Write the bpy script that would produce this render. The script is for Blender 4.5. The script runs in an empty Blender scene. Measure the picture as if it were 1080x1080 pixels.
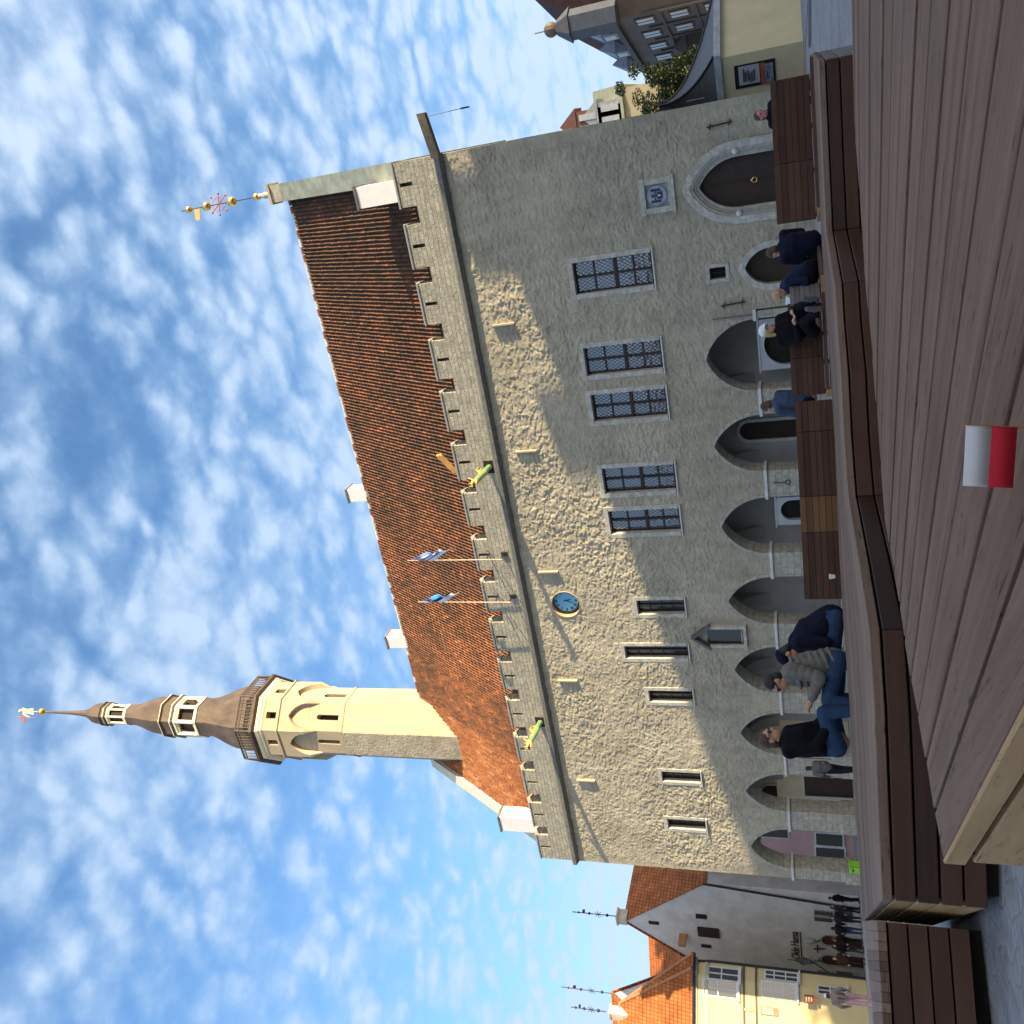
import bpy, bmesh, math, random
import numpy as np
from math import sin, cos, sqrt, pi, radians, atan2, floor
from mathutils import Vector, Matrix, geometry
random.seed(7)
R = random.Random(11)
sc = bpy.context.scene
COL = sc.collection

# ------------------------------------------------------------------ camera, sky, sun, exposure
FPX, YAW, PITCH, ROLL = 922.2058, -0.41982133, 0.32385164, -0.05002731
CAM = np.array([36.8518, -34.7888, 0.75])
_f = np.array([sin(YAW)*cos(PITCH), cos(YAW)*cos(PITCH), sin(PITCH)])
_r = np.array([cos(YAW), -sin(YAW), 0.0]); _u = np.cross(_r, _f)
RT = _r*cos(ROLL)+_u*sin(ROLL); UP = -_r*sin(ROLL)+_u*cos(ROLL)      # the phone was held on its side
cd = bpy.data.cameras.new('camera'); cam = bpy.data.objects.new('camera', cd); COL.objects.link(cam)
cd.sensor_width = 36; cd.lens = 36*FPX/1080; cd.clip_start = 0.05; cd.clip_end = 3000
mx = Matrix.Identity(4)
for i in range(3):
    mx[i][0] = -UP[i]; mx[i][1] = RT[i]; mx[i][2] = -_f[i]; mx[i][3] = CAM[i]
cam.matrix_world = mx
sc.camera = cam

SUN = Vector((13.5, -2.7, 3.3)).normalized()          # towards the low western sun
SKY_STRENGTH, SUN_STRENGTH, EXPOSURE = 0.115, 5.0, 1.28
world = bpy.data.worlds.new('World'); sc.world = world; world.use_nodes = True
def build_world():
    nt = world.node_tree; N = nt.nodes; L = nt.links; N.clear()
    out = N.new('ShaderNodeOutputWorld')
    sky = N.new('ShaderNodeTexSky'); sky.sky_type = 'NISHITA'; sky.sun_disc = False
    sky.sun_elevation = math.asin(SUN.z); sky.sun_rotation = atan2(SUN.x, SUN.y)
    sky.air_density = 1.0; sky.dust_density = 0.6; sky.ozone_density = 2.0
    bg = N.new('ShaderNodeBackground'); bg.inputs[1].default_value = SKY_STRENGTH
    tint = N.new('ShaderNodeMix'); tint.data_type = 'RGBA'; tint.blend_type = 'MULTIPLY'; tint.inputs[0].default_value = 1
    L.new(sky.outputs[0], tint.inputs[6]); tint.inputs[7].default_value = (0.80, 1.0, 1.16, 1)
    L.new(tint.outputs[2], bg.inputs[0])
    tc = N.new('ShaderNodeTexCoord'); sp = N.new('ShaderNodeSeparateXYZ'); L.new(tc.outputs['Generated'], sp.inputs[0])
    def mth(op, a, b=None, clamp=False):
        n = N.new('ShaderNodeMath'); n.operation = op; n.use_clamp = clamp
        for k, v in enumerate((a, b)):
            if v is None: continue
            if isinstance(v, (int, float)): n.inputs[k].default_value = v
            else: L.new(v, n.inputs[k])
        return n.outputs[0]
    zz = mth('ADD', mth('MAXIMUM', sp.outputs[2], 0.0), 0.24)
    cb = N.new('ShaderNodeCombineXYZ'); L.new(mth('DIVIDE', sp.outputs[0], zz), cb.inputs[0]); L.new(mth('DIVIDE', sp.outputs[1], zz), cb.inputs[1])
    def noise(scale, detail, rough, dist, rot=0.0, sx=1.0, sy=1.0, off=(0, 0, 0)):
        mp = N.new('ShaderNodeMapping'); mp.inputs['Rotation'].default_value = (0, 0, rot)
        mp.inputs['Scale'].default_value = (sx, sy, 1); mp.inputs['Location'].default_value = off
        L.new(cb.outputs[0], mp.inputs[0])
        n = N.new('ShaderNodeTexNoise'); n.inputs['Scale'].default_value = scale; n.inputs['Detail'].default_value = detail
        n.inputs['Roughness'].default_value = rough; n.inputs['Distortion'].default_value = dist
        L.new(mp.outputs[0], n.inputs['Vector']); return n.outputs['Fac']
    cells = noise(14.0, 5, 0.5, 0.2, 0.5, 1.0, 1.25)
    fine = noise(32.0, 4, 0.55, 0.25, 0.8, 1.0, 1.15)
    cover = noise(1.5, 3, 0.5, 0.4, 0.3, 1, 1, (3.1, 1.7, 0))
    wv = N.new('ShaderNodeTexNoise'); wv.inputs['Scale'].default_value = 10.0; wv.inputs['Detail'].default_value = 4; L.new(cb.outputs[0], wv.inputs['Vector'])
    wa = N.new('ShaderNodeVectorMath'); wa.operation = 'MULTIPLY_ADD'; L.new(wv.outputs['Color'], wa.inputs[0]); wa.inputs[1].default_value = (.13, .13, .13); L.new(cb.outputs[0], wa.inputs[2])
    vm = N.new('ShaderNodeMapping'); vm.inputs['Rotation'].default_value = (0, 0, 0.6); vm.inputs['Scale'].default_value = (1.0, 1.5, 1); L.new(wa.outputs[0], vm.inputs[0])
    vo = N.new('ShaderNodeTexVoronoi'); vo.feature = 'SMOOTH_F1'; vo.inputs['Scale'].default_value = 15.0; vo.inputs['Smoothness'].default_value = 0.5; L.new(vm.outputs[0], vo.inputs['Vector'])
    clump = mth('SUBTRACT', 0.80, vo.outputs['Distance'])
    cells = mth('ADD', mth('MULTIPLY', clump, 0.62), mth('MULTIPLY', cells, 0.42))
    s = mth('ADD', mth('ADD', mth('MULTIPLY', cells, 0.95), mth('MULTIPLY', fine, 0.28)), mth('ADD', mth('MULTIPLY', cover, 0.85), mth('MULTIPLY', mth('SUBTRACT', 1.0, mth('MULTIPLY', sp.outputs[2], 1.9), True), 0.36)))
    mr = N.new('ShaderNodeMapRange'); mr.interpolation_type = 'SMOOTHSTEP'
    mr.inputs['From Min'].default_value = 0.58; mr.inputs['From Max'].default_value = 1.24
    L.new(s, mr.inputs['Value'])
    # clouds are brighter towards the sun and paler near the horizon
    dt = N.new('ShaderNodeVectorMath'); dt.operation = 'DOT_PRODUCT'; L.new(tc.outputs['Generated'], dt.inputs[0]); dt.inputs[1].default_value = SUN
    fw = mth('POWER', mth('MAXIMUM', mth('ADD', mth('MULTIPLY', dt.outputs['Value'], 0.5), 0.5), 0.0), 5.0)
    cstr = mth('ADD', 0.40, mth('MULTIPLY', fw, 0.85))
    cr = N.new('ShaderNodeMix'); cr.data_type = 'RGBA'
    L.new(mr.outputs[0], cr.inputs[0]); cr.inputs[6].default_value = (0.34, 0.62, 1.0, 1); cr.inputs[7].default_value = (0.66, 0.84, 1.08, 1)
    wm = N.new('ShaderNodeMix'); wm.data_type = 'RGBA'; L.new(mth('MINIMUM', mth('MULTIPLY', fw, 1.6), 1.0), wm.inputs[0]); L.new(cr.outputs[2], wm.inputs[6]); wm.inputs[7].default_value = (1.10, 0.92, 0.72, 1)
    cbg = N.new('ShaderNodeBackground'); L.new(wm.outputs[2], cbg.inputs[0]); L.new(cstr, cbg.inputs[1])
    mixs = N.new('ShaderNodeMixShader'); L.new(mth('MULTIPLY', mr.outputs[0], 0.9), mixs.inputs[0])
    L.new(bg.outputs[0], mixs.inputs[1]); L.new(cbg.outputs[0], mixs.inputs[2]); L.new(mixs.outputs[0], out.inputs[0])
build_world()
sl = bpy.data.lights.new('sun', 'SUN'); sl.energy = SUN_STRENGTH; sl.angle = radians(0.55); sl.color = (1.0, 0.79, 0.50)
so = bpy.data.objects.new('sun', sl); COL.objects.link(so); so.location = (80, -60, 60)
so.rotation_euler = (-SUN).to_track_quat('-Z', 'Y').to_euler()
sc.view_settings.view_transform = 'Standard'; sc.view_settings.look = 'None'
sc.view_settings.exposure = EXPOSURE; sc.view_settings.gamma = 1; sc.view_settings.use_curve_mapping = False
sc.cycles.max_bounces = 6; sc.cycles.diffuse_bounces = 4; sc.cycles.use_denoising = True

# ------------------------------------------------------------------ measuring helpers (photo 1080 px -> world)
def ray(p):
    return _f + RT*((1080-p[1]-540)/FPX) - UP*((p[0]-540)/FPX)
def on_y(x, y, Y=0.0):
    v = ray((x, y)); return CAM+v*((Y-CAM[1])/v[1])
def on_z(x, y, Z):
    v = ray((x, y)); return CAM+v*((Z-CAM[2])/v[2])
def at(x, y, d):
    return CAM+ray((x, y))*d
def on_plane(x, y, p, n):
    v = ray((x, y)); n = np.array(n, float); return CAM+v*(np.dot(np.array(p)-CAM, n)/np.dot(v, n))
def gz(x, y=0.0):
    return -0.029*min(max(33.0-x, 0.0), 75.0)

# ------------------------------------------------------------------ mesh helpers
class MB:
    def __init__(s): s.v = []; s.f = []; s.mi = []; s.uv = []
    def add(s, vs, fs, mi=0, uvs=None):
        b = len(s.v); s.v += [tuple(map(float, q)) for q in vs]
        for k, f in enumerate(fs):
            s.f.append(tuple(i+b for i in f)); s.mi.append(mi); s.uv.append(uvs[k] if uvs else None)
        return s
    def box(s, x0, x1, y0, y1, z0, z1, mi=0):
        vs = [(x0,y0,z0),(x1,y0,z0),(x1,y1,z0),(x0,y1,z0),(x0,y0,z1),(x1,y0,z1),(x1,y1,z1),(x0,y1,z1)]
        return s.add(vs, [(3,2,1,0),(4,5,6,7),(0,1,5,4),(1,2,6,5),(2,3,7,6),(3,0,4,7)], mi)
    def obox(s, c, ax, ay, az, mi=0):
        c, ax, ay, az = map(np.array, (c, ax, ay, az)); vs = []
        for k in (-1, 1):
            for (i, j) in ((-1,-1),(1,-1),(1,1),(-1,1)): vs.append(c+ax*i+ay*j+az*k)
        return s.add(vs, [(3,2,1,0),(4,5,6,7),(0,1,5,4),(1,2,6,5),(2,3,7,6),(3,0,4,7)], mi)
    def prism(s, poly, d, mi=0):
        """poly: list of 3D points (planar), extruded by vector d"""
        n = len(poly); d = np.array(d, float); vs = [np.array(p, float) for p in poly]+[np.array(p, float)+d for p in poly]
        fs = [tuple(range(n-1, -1, -1)), tuple(range(n, 2*n))]+[(i, (i+1) % n, n+(i+1) % n, n+i) for i in range(n)]
        return s.add(vs, fs, mi)
    def tube(s, pts, r, n=8, mi=0, r1=None):
        pts = [np.array(p, float) for p in pts]; m = len(pts); vs = []
        for k, p in enumerate(pts):
            t = pts[min(k+1, m-1)]-pts[max(k-1, 0)]; t = t/np.linalg.norm(t)
            a = np.cross(t, (0, 0, 1) if abs(t[2]) < .9 else (1, 0, 0)); a /= np.linalg.norm(a); b = np.cross(t, a)
            rr = r if r1 is None else r+(r1-r)*k/(m-1)
            vs += [p+a*rr*cos(2*pi*i/n)+b*rr*sin(2*pi*i/n) for i in range(n)]
        fs = [(k*n+i, k*n+(i+1) % n, (k+1)*n+(i+1) % n, (k+1)*n+i) for k in range(m-1) for i in range(n)]
        fs += [tuple(range(n-1, -1, -1)), tuple(range((m-1)*n, m*n))]
        return s.add(vs, fs, mi)
    def lathe(s, cx, cy, prof, n=16, ph=0.0, mi=0, sq=1.0):
        vs = []; m = len(prof)
        for (r, z) in prof:
            vs += [(cx+r*sq*cos(ph+2*pi*i/n), cy+r*sq*sin(ph+2*pi*i/n), z) for i in range(n)]
        fs = [(k*n+i, k*n+(i+1) % n, (k+1)*n+(i+1) % n, (k+1)*n+i) for k in range(m-1) for i in range(n)]
        fs += [tuple(range(n-1, -1, -1)), tuple(range((m-1)*n, m*n))]
        return s.add(vs, fs, mi)
    def ball(s, c, r, n=12, m=8, mi=0, sc3=(1, 1, 1)):
        vs = [(c[0], c[1], c[2]-r*sc3[2])]
        for k in range(1, m):
            a = -pi/2+pi*k/m
            vs += [(c[0]+r*cos(a)*cos(2*pi*i/n)*sc3[0], c[1]+r*cos(a)*sin(2*pi*i/n)*sc3[1], c[2]+r*sin(a)*sc3[2]) for i in range(n)]
        vs.append((c[0], c[1], c[2]+r*sc3[2])); t = len(vs)-1
        fs = [(0, 1+(i+1) % n, 1+i) for i in range(n)]
        for k in range(m-2):
            fs += [(1+k*n+i, 1+k*n+(i+1) % n, 1+(k+1)*n+(i+1) % n, 1+(k+1)*n+i) for i in range(n)]
        fs += [(t, 1+(m-2)*n+i, 1+(m-2)*n+(i+1) % n) for i in range(n)]
        return s.add(vs, fs, mi)
    def strip(s, a, b, mi=0):
        n = len(a); vs = list(a)+list(b)
        return s.add(vs, [(i, i+1, n+i+1, n+i) for i in range(n-1)], mi)
    def board(s, a, b, z0, z1, u0=0.0, mi=0):
        """closed board between the 2D polylines a and b; uv runs along the length"""
        n = len(a); vs = [(p[0], p[1], z) for z in (z0, z1) for q in (a, b) for p in q]
        al = [u0]
        for i in range(1, n): al.append(al[-1]+math.hypot(a[i][0]-a[i-1][0], a[i][1]-a[i-1][1]))
        wd = [math.hypot(a[i][0]-b[i][0], a[i][1]-b[i][1]) for i in range(n)]
        A0, B0, A1, B1 = 0, n, 2*n, 3*n; fs = []; uv = []; h = z1-z0; o = R.random()*9
        for i in range(n-1):
            fs.append((A1+i, A1+i+1, B1+i+1, B1+i)); uv.append([(al[i], o), (al[i+1], o), (al[i+1], o+wd[i+1]), (al[i], o+wd[i])])
            fs.append((A0+i, B0+i, B0+i+1, A0+i+1)); uv.append([(al[i], o), (al[i], o+wd[i]), (al[i+1], o+wd[i+1]), (al[i+1], o)])
            fs.append((A0+i, A0+i+1, A1+i+1, A1+i)); uv.append([(al[i], o), (al[i+1], o), (al[i+1], o+h), (al[i], o+h)])
            fs.append((B0+i+1, B0+i, B1+i, B1+i+1)); uv.append([(al[i+1], o), (al[i], o), (al[i], o+h), (al[i+1], o+h)])
        for i, k in ((0, 0), (n-1, n-1)):
            f = (A0+i, A1+i, B1+i, B0+i) if i == 0 else (A0+i, B0+i, B1+i, A1+i)
            fs.append(f); uv.append([(o, o), (o, o+h), (o+wd[i], o+h), (o+wd[i], o)] if i == 0 else [(o, o), (o+wd[i], o), (o+wd[i], o+h), (o, o+h)])
        return s.add(vs, fs, mi, uv)
    def build(s, name, mats, parent=None, smooth=False, bevel=0.0, fix=True):
        me = bpy.data.meshes.new(name); off = wloc(parent) if parent else (0, 0, 0)
        me.from_pydata([(v[0]-off[0], v[1]-off[1], v[2]-off[2]) for v in s.v], [], s.f)
        mats = mats if isinstance(mats, (list, tuple)) else [mats]
        for m in mats: me.materials.append(m)
        if len(mats) > 1: me.polygons.foreach_set('material_index', s.mi)
        if any(u is not None for u in s.uv):
            ul = me.uv_layers.new(name='UVMap'); d = []
            for f, u in zip(s.f, s.uv):
                for k in range(len(f)): d += list(u[k]) if u else [0.0, 0.0]
            ul.data.foreach_set('uv', d)
        if fix:
            bm = bmesh.new(); bm.from_mesh(me); bmesh.ops.recalc_face_normals(bm, faces=bm.faces); bm.to_mesh(me); bm.free()
        if smooth: me.polygons.foreach_set('use_smooth', [True]*len(me.polygons))
        me.update()
        o = bpy.data.objects.new(name, me); COL.objects.link(o)
        if parent: o.parent = parent
        if bevel:
            bv = o.modifiers.new('bevel', 'BEVEL'); bv.width = bevel; bv.segments = 1; bv.limit_method = 'ANGLE'
        return o
def wloc(o):
    p = Vector((0, 0, 0))
    while o: p = p+o.location; o = o.parent
    return p
def tag(o, label, cat, group=None, kind=None):
    if label: o['label'] = label
    if cat: o['category'] = cat
    if group: o['group'] = group
    if kind: o['kind'] = kind
    return o
def thing(name, label, cat, loc=(0, 0, 0), group=None):
    o = bpy.data.objects.new(name, None); COL.objects.link(o); o.location = loc; o.empty_display_size = .2
    return tag(o, label, cat, group)

# ------------------------------------------------------------------ materials
def pbr(name, rough=0.8, metal=0.0, spec=0.5):
    m = bpy.data.materials.new(name); m.use_nodes = True; b = m.node_tree.nodes['Principled BSDF']
    b.inputs['Roughness'].default_value = rough; b.inputs['Metallic'].default_value = metal
    b.inputs['Specular IOR Level'].default_value = spec
    return m, m.node_tree.nodes, m.node_tree.links, b
def nmath(N, L, op, a, b=None, clamp=False):
    n = N.new('ShaderNodeMath'); n.operation = op; n.use_clamp = clamp
    for k, v in enumerate((a, b)):
        if v is None: continue
        if isinstance(v, (int, float)): n.inputs[k].default_value = v
        else: L.new(v, n.inputs[k])
    return n.outputs[0]
def ramp(N, L, fac, stops):
    r = N.new('ShaderNodeValToRGB'); e = r.color_ramp.elements
    while len(e) < len(stops): e.new(0.5)
    for k, (p, c) in enumerate(stops): e[k].position = p; e[k].color = (*c, 1)
    if fac is not None: L.new(fac, r.inputs[0])
    return r.outputs[0]
def nz(N, L, scale, detail=4, rough=.55, vec=None, dist=0.0, sx=None):
    n = N.new('ShaderNodeTexNoise'); n.inputs['Scale'].default_value = scale; n.inputs['Detail'].default_value = detail
    n.inputs['Roughness'].default_value = rough; n.inputs['Distortion'].default_value = dist
    if vec is None:
        tc = N.new('ShaderNodeTexCoord'); vec = tc.outputs['Object']
    if sx:
        mp = N.new('ShaderNodeMapping'); mp.inputs['Scale'].default_value = sx; L.new(vec, mp.inputs[0]); vec = mp.outputs[0]
    L.new(vec, n.inputs['Vector']); return n.outputs['Fac']
def bump(N, L, b, h, strength, dist):
    n = N.new('ShaderNodeBump'); n.inputs['Strength'].default_value = strength; n.inputs['Distance'].default_value = dist
    L.new(h, n.inputs['Height']); L.new(n.outputs[0], b.inputs['Normal'])
def mat(name, col, rough=.8, var=.18, vs=2.5, bs=0.0, bscale=30, metal=0.0, spec=.4, bd=.02, col2=None, sx=None):
    """plain surface: base colour with uneven tone and a fine bump"""
    m, N, L, b = pbr(name, rough, metal, spec)
    c2 = col2 or tuple(c*(1-var*1.6) for c in col); c1 = tuple(min(1, c*(1+var)) for c in col)
    f = nz(N, L, vs, 6, .62, sx=sx)
    L.new(ramp(N, L, f, [(.3, c2), (.72, c1)]), b.inputs['Base Color'])
    if bs: bump(N, L, b, nz(N, L, bscale, 5, .6, sx=sx), bs, bd)
    return m
def wood(name, c0, c1, c2, rough=.75, gr=(1.2, 34), bs=.35, worn=0.0):
    m, N, L, b = pbr(name, rough, 0, .3)
    uv = N.new('ShaderNodeTexCoord').outputs['UV']
    g = nz(N, L, 1.0, 7, .62, uv, .25, (gr[0], gr[1], 1)); g2 = nz(N, L, 1.0, 3, .5, uv, .2, (gr[0]*.5, 6, 1))
    isl = N.new('ShaderNodeNewGeometry').outputs['Random Per Island']
    blot = nz(N, L, 2.2, 4, .6)
    f = nmath(N, L, 'ADD', nmath(N, L, 'ADD', nmath(N, L, 'MULTIPLY', g, .55), nmath(N, L, 'MULTIPLY', g2, .3)),
              nmath(N, L, 'ADD', nmath(N, L, 'MULTIPLY', isl, .34), nmath(N, L, 'MULTIPLY', blot, .25)))
    f = nmath(N, L, 'SUBTRACT', f, .24)
    colr = ramp(N, L, f, [(.22, c0), (.5, c1), (.8, c2)])
    if worn:                                                   # dark knots and scratches
        v = nz(N, L, 1.0, 4, .7, uv, 1.0, (7, 60, 1))
        k = ramp(N, L, v, [(.32, (.22,)*3), (.41, (1, 1, 1))])
        mx_ = N.new('ShaderNodeMix'); mx_.data_type = 'RGBA'; mx_.blend_type = 'MULTIPLY'; mx_.inputs[0].default_value = worn
        L.new(colr, mx_.inputs[6]); L.new(k, mx_.inputs[7]); colr = mx_.outputs[2]
    L.new(colr, b.inputs['Base Color']); bump(N, L, b, g, bs, .004)
    return m
def ashlar(name, c1, c2, mortar, bw, bh, msize=.012, bs=.5, axis='XZ'):
    m, N, L, b = pbr(name, .85, 0, .3)
    tc = N.new('ShaderNodeTexCoord').outputs['Object']; sp = N.new('ShaderNodeSeparateXYZ'); L.new(tc, sp.inputs[0])
    cb = N.new('ShaderNodeCombineXYZ'); L.new(nmath(N, L, 'ADD', sp.outputs[0], sp.outputs[1]), cb.inputs[0]); L.new(sp.outputs[2], cb.inputs[1])
    wob = nz(N, L, 1.3, 2); cb2 = N.new('ShaderNodeVectorMath'); cb2.operation = 'ADD'; L.new(cb.outputs[0], cb2.inputs[0])
    wv = N.new('ShaderNodeCombineXYZ'); L.new(nmath(N, L, 'MULTIPLY', wob, .12), wv.inputs[1]); L.new(nmath(N, L, 'MULTIPLY', wob, .3), wv.inputs[0]); L.new(wv.outputs[0], cb2.inputs[1])
    br = N.new('ShaderNodeTexBrick'); br.inputs['Scale'].default_value = 1; br.inputs['Brick Width'].default_value = bw; br.inputs['Row Height'].default_value = bh
    br.inputs['Mortar Size'].default_value = msize; br.inputs['Mortar Smooth'].default_value = .3; br.offset = .37
    br.inputs['Color1'].default_value = (*c1, 1); br.inputs['Color2'].default_value = (*c2, 1); br.inputs['Mortar'].default_value = (*mortar, 1)
    L.new(cb2.outputs[0], br.inputs['Vector'])
    n = nz(N, L, 5, 6, .65); mx_ = N.new('ShaderNodeMix'); mx_.data_type = 'RGBA'; mx_.blend_type = 'MULTIPLY'; mx_.inputs[0].default_value = 1
    L.new(br.outputs['Color'], mx_.inputs[6]); L.new(ramp(N, L, n, [(.3, (.62, .62, .6)), (.7, (1.1, 1.1, 1.08))]), mx_.inputs[7])
    L.new(mx_.outputs[2], b.inputs['Base Color'])
    h = nmath(N, L, 'ADD', nmath(N, L, 'MULTIPLY', br.outputs['Fac'], -1.0), nmath(N, L, 'MULTIPLY', nz(N, L, 16, 5, .6), .9))
    bump(N, L, b, h, bs, .03)
    return m
def glass(name, tint=(.05, .09, .14), lattice=.12, lead=.016, spec=1.0, ior=2.3, diag=True):
    m, N, L, b = pbr(name, .06, 0, spec); b.inputs['IOR'].default_value = ior
    tc = N.new('ShaderNodeTexCoord').outputs['Object']; sp = N.new('ShaderNodeSeparateXYZ'); L.new(tc, sp.inputs[0])
    h = nmath(N, L, 'ADD', sp.outputs[0], sp.outputs[1])
    if lattice:
        z2 = nmath(N, L, 'MULTIPLY', sp.outputs[2], .62)
        def ln(e):
            f = nmath(N, L, 'FRACT', nmath(N, L, 'DIVIDE', e, lattice)); return nmath(N, L, 'LESS_THAN', f, lead/lattice)
        g = nmath(N, L, 'MAXIMUM', ln(nmath(N, L, 'ADD', h, z2)), ln(nmath(N, L, 'ADD', nmath(N, L, 'SUBTRACT', h, z2), 40.0)))
        mx_ = N.new('ShaderNodeMix'); mx_.data_type = 'RGBA'; L.new(g, mx_.inputs[0]); mx_.inputs[6].default_value = (*tint, 1); mx_.inputs[7].default_value = (.02, .02, .022, 1)
        L.new(mx_.outputs[2], b.inputs['Base Color']); L.new(nmath(N, L, 'ADD', nmath(N, L, 'MULTIPLY', g, .6), .06), b.inputs['Roughness'])
        L.new(nmath(N, L, 'SUBTRACT', spec, nmath(N, L, 'MULTIPLY', g, spec*.8)), b.inputs['Specular IOR Level'])
        pv = N.new('ShaderNodeTexVoronoi'); pv.inputs['Scale'].default_value = 7; L.new(tc, pv.inputs['Vector'])
        bump(N, L, b, nmath(N, L, 'ADD', pv.outputs['Distance'], nmath(N, L, 'MULTIPLY', nz(N, L, 2.2, 2), 2.5)), .3, .012)
    else: b.inputs['Base Color'].default_value = (*tint, 1)
    return m

def render_plaster():
    m, N, L, b = pbr('limestone_render', .92, 0, .2)
    big = nz(N, L, .35, 6, .62); mid = nz(N, L, 2.2, 6, .6); fin = nz(N, L, 14, 5, .65)
    streak = nz(N, L, 1.0, 5, .6, sx=(1.6, 1.6, .22))
    f = nmath(N, L, 'ADD', nmath(N, L, 'ADD', nmath(N, L, 'MULTIPLY', big, .4), nmath(N, L, 'MULTIPLY', mid, .3)), nmath(N, L, 'ADD', nmath(N, L, 'MULTIPLY', fin, .15), nmath(N, L, 'MULTIPLY', streak, .2)))
    L.new(ramp(N, L, f, [(.37, (.20, .18, .138)), (.46, (.335, .305, .232)), (.55, (.41, .375, .285)), (.66, (.50, .46, .36))]), b.inputs['Base Color'])
    bump(N, L, b, nmath(N, L, 'ADD', nz(N, L, 11, 6, .65), nmath(N, L, 'MULTIPLY', nz(N, L, 40, 4, .6), .4)), .75, .05)
    return m
PLASTER = render_plaster()
ROUGH = mat('rough_render', (.37, .335, .25), .92, .2, 1.4, .9, 5.5, bd=.09)
SMOOTHP = mat('smooth_tower_render', (.385, .325, .225), .9, .12, .7, .45, 8, bd=.03, sx=(1, 1, .45))
TRIM = ashlar('white_limestone_trim', (.56, .55, .50), (.48, .47, .43), (.36, .35, .31), .42, .26, .008, .25)
TRIMP = mat('white_limestone_plain', (.60, .61, .59), .85, .12, 6, .25, 30)
PIER = ashlar('pier_ashlar', (.47, .45, .38), (.39, .375, .32), (.27, .26, .22), .55, .27, .012, .45)
PARAP = ashlar('parapet_stone', (.48, .455, .37), (.36, .34, .28), (.33, .31, .255), .40, .19, .014, 1.0)
LEDGE = mat('ledge_stone', (.17, .17, .155), .8, .2, 5, .4, 18)
WHITEW = mat('whitewash', (.62, .61, .57), .9, .1, 1.2, .15, 20)
WARMLITW = mat('warm_lit_passage_wall', (.66, .58, .42), .9, .08, 1.2)  # warm light on the east bays put into the wall colour
GREYW = mat('grey_plaster', (.40, .41, .41), .9, .1, 1.0, .2, 18)
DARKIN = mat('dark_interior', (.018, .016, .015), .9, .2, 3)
COPPER = mat('brown_copper', (.105, .078, .056), .6, .28, 1.2, .3, 6, spec=.4, col2=(.055, .042, .034), sx=(1, 1, .35))
COPPERD = mat('dark_copper_rail', (.08, .058, .042), .6, .2, 4)
VERDI = mat('green_grey_lead', (.22, .25, .215), .6, .25, 1.6, .15, 14)
CREAMT = mat('cream_painted_wood', (.72, .68, .50), .7, .06, 3)
WHITEC = mat('white_chimney', (.80, .79, .76), .85, .05, 2, .15, 14)
GOLD = mat('gilding', (.85, .58, .18), .28, .05, 5, metal=1.0)
REDIRON = mat('red_iron', (.36, .11, .10), .6, .1, 6)
IRON = mat('black_iron', (.022, .022, .024), .55, .2, 9)
OAKD = wood('dark_door_wood', (.018, .011, .008), (.04, .025, .018), (.07, .045, .032), .6, (8, 8), .2)
MULL = mat('dark_window_frame', (.035, .022, .018), .6, .2, 6)
GLASSB = glass('leaded_glass', (.05, .10, .17), .14, .036, ior=1.95)
GLASSD = glass('dark_leaded_glass', (.03, .03, .032), .14, .016, .5, 1.6)
PANE = glass('plain_window_glass', (.05, .06, .07), 0, spec=.8, ior=1.8)
TIMBER = wood('weathered_timber', (.046, .022, .013), (.132, .068, .041), (.25, .152, .10), .75, (.9, 26), .45, 1.0)
CAPW = wood('weathered_seat_timber', (.08, .047, .031), (.162, .102, .070), (.29, .195, .145), .72, (1.4, 36), .5, .9)
ENDW = wood('fresh_cut_timber', (.24, .125, .05), (.42, .235, .098), (.56, .35, .165), .7, (1.8, 20), .4, .8)
BROWNW = wood('oiled_brown_timber', (.035, .016, .010), (.066, .030, .018), (.105, .050, .031), .55, (1.0, 18), .25)
BROWNW2 = wood('oiled_brown_slats', (.045, .020, .013), (.078, .037, .024), (.115, .058, .038), .55, (1.0, 14), .25)
SUNLITW = wood('sunlit_orange_slats', (.085, .043, .02), (.15, .075, .032), (.21, .11, .05), .55, (1.0, 14), .25)  # warm reflected sun put into the colour of these slats
GREYSL = wood('grey_slats', (.13, .115, .115), (.19, .17, .17), (.25, .225, .22), .7, (1.0, 14), .25)
SHADOWGAP = mat('recess_shade_black', (.012, .010, .010), .9)  # near-black colour standing in for shade inside gaps and recesses
FLAGW = mat('flag_white', (.78, .80, .84), .8, .03, 9); FLAGR = mat('flag_red', (.62, .02, .045), .8, .05, 9)
FLAGB = mat('flag_blue', (.05, .25, .62), .8, .06, 6); FLAGK = mat('flag_black', (.02, .02, .025), .8, .06, 6); FLAGL = mat('city_flag_blue', (.12, .24, .60), .8, .06, 6)
PAPER = mat('white_paper', (.78, .78, .76), .8, .03, 9)

def tile_mat(name, orange=1.0):
    m, N, L, b = pbr(name, .8, 0, .3)
    at_ = N.new('ShaderNodeAttribute'); at_.attribute_name = 'tile'
    c = ramp(N, L, at_.outputs['Fac'], [(0, (.06, .042, .030)), (.25, (.135, .066, .040)), (.5, (.26, .105, .050)), (.75, (.40, .155, .062)), (1, (.48, .29, .18))])
    n = nz(N, L, 7, 5, .65); mx_ = N.new('ShaderNodeMix'); mx_.data_type = 'RGBA'; mx_.blend_type = 'MULTIPLY'; mx_.inputs[0].default_value = 1
    L.new(c, mx_.inputs[6]); L.new(ramp(N, L, n, [(.32, (.55, .53, .5)), (.62, (1.05, 1.05, 1.05))]), mx_.inputs[7]); L.new(mx_.outputs[2], b.inputs['Base Color'])
    bump(N, L, b, nz(N, L, 45, 3), .2, .01)
    return m
TILE = tile_mat('clay_pantiles')
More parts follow.
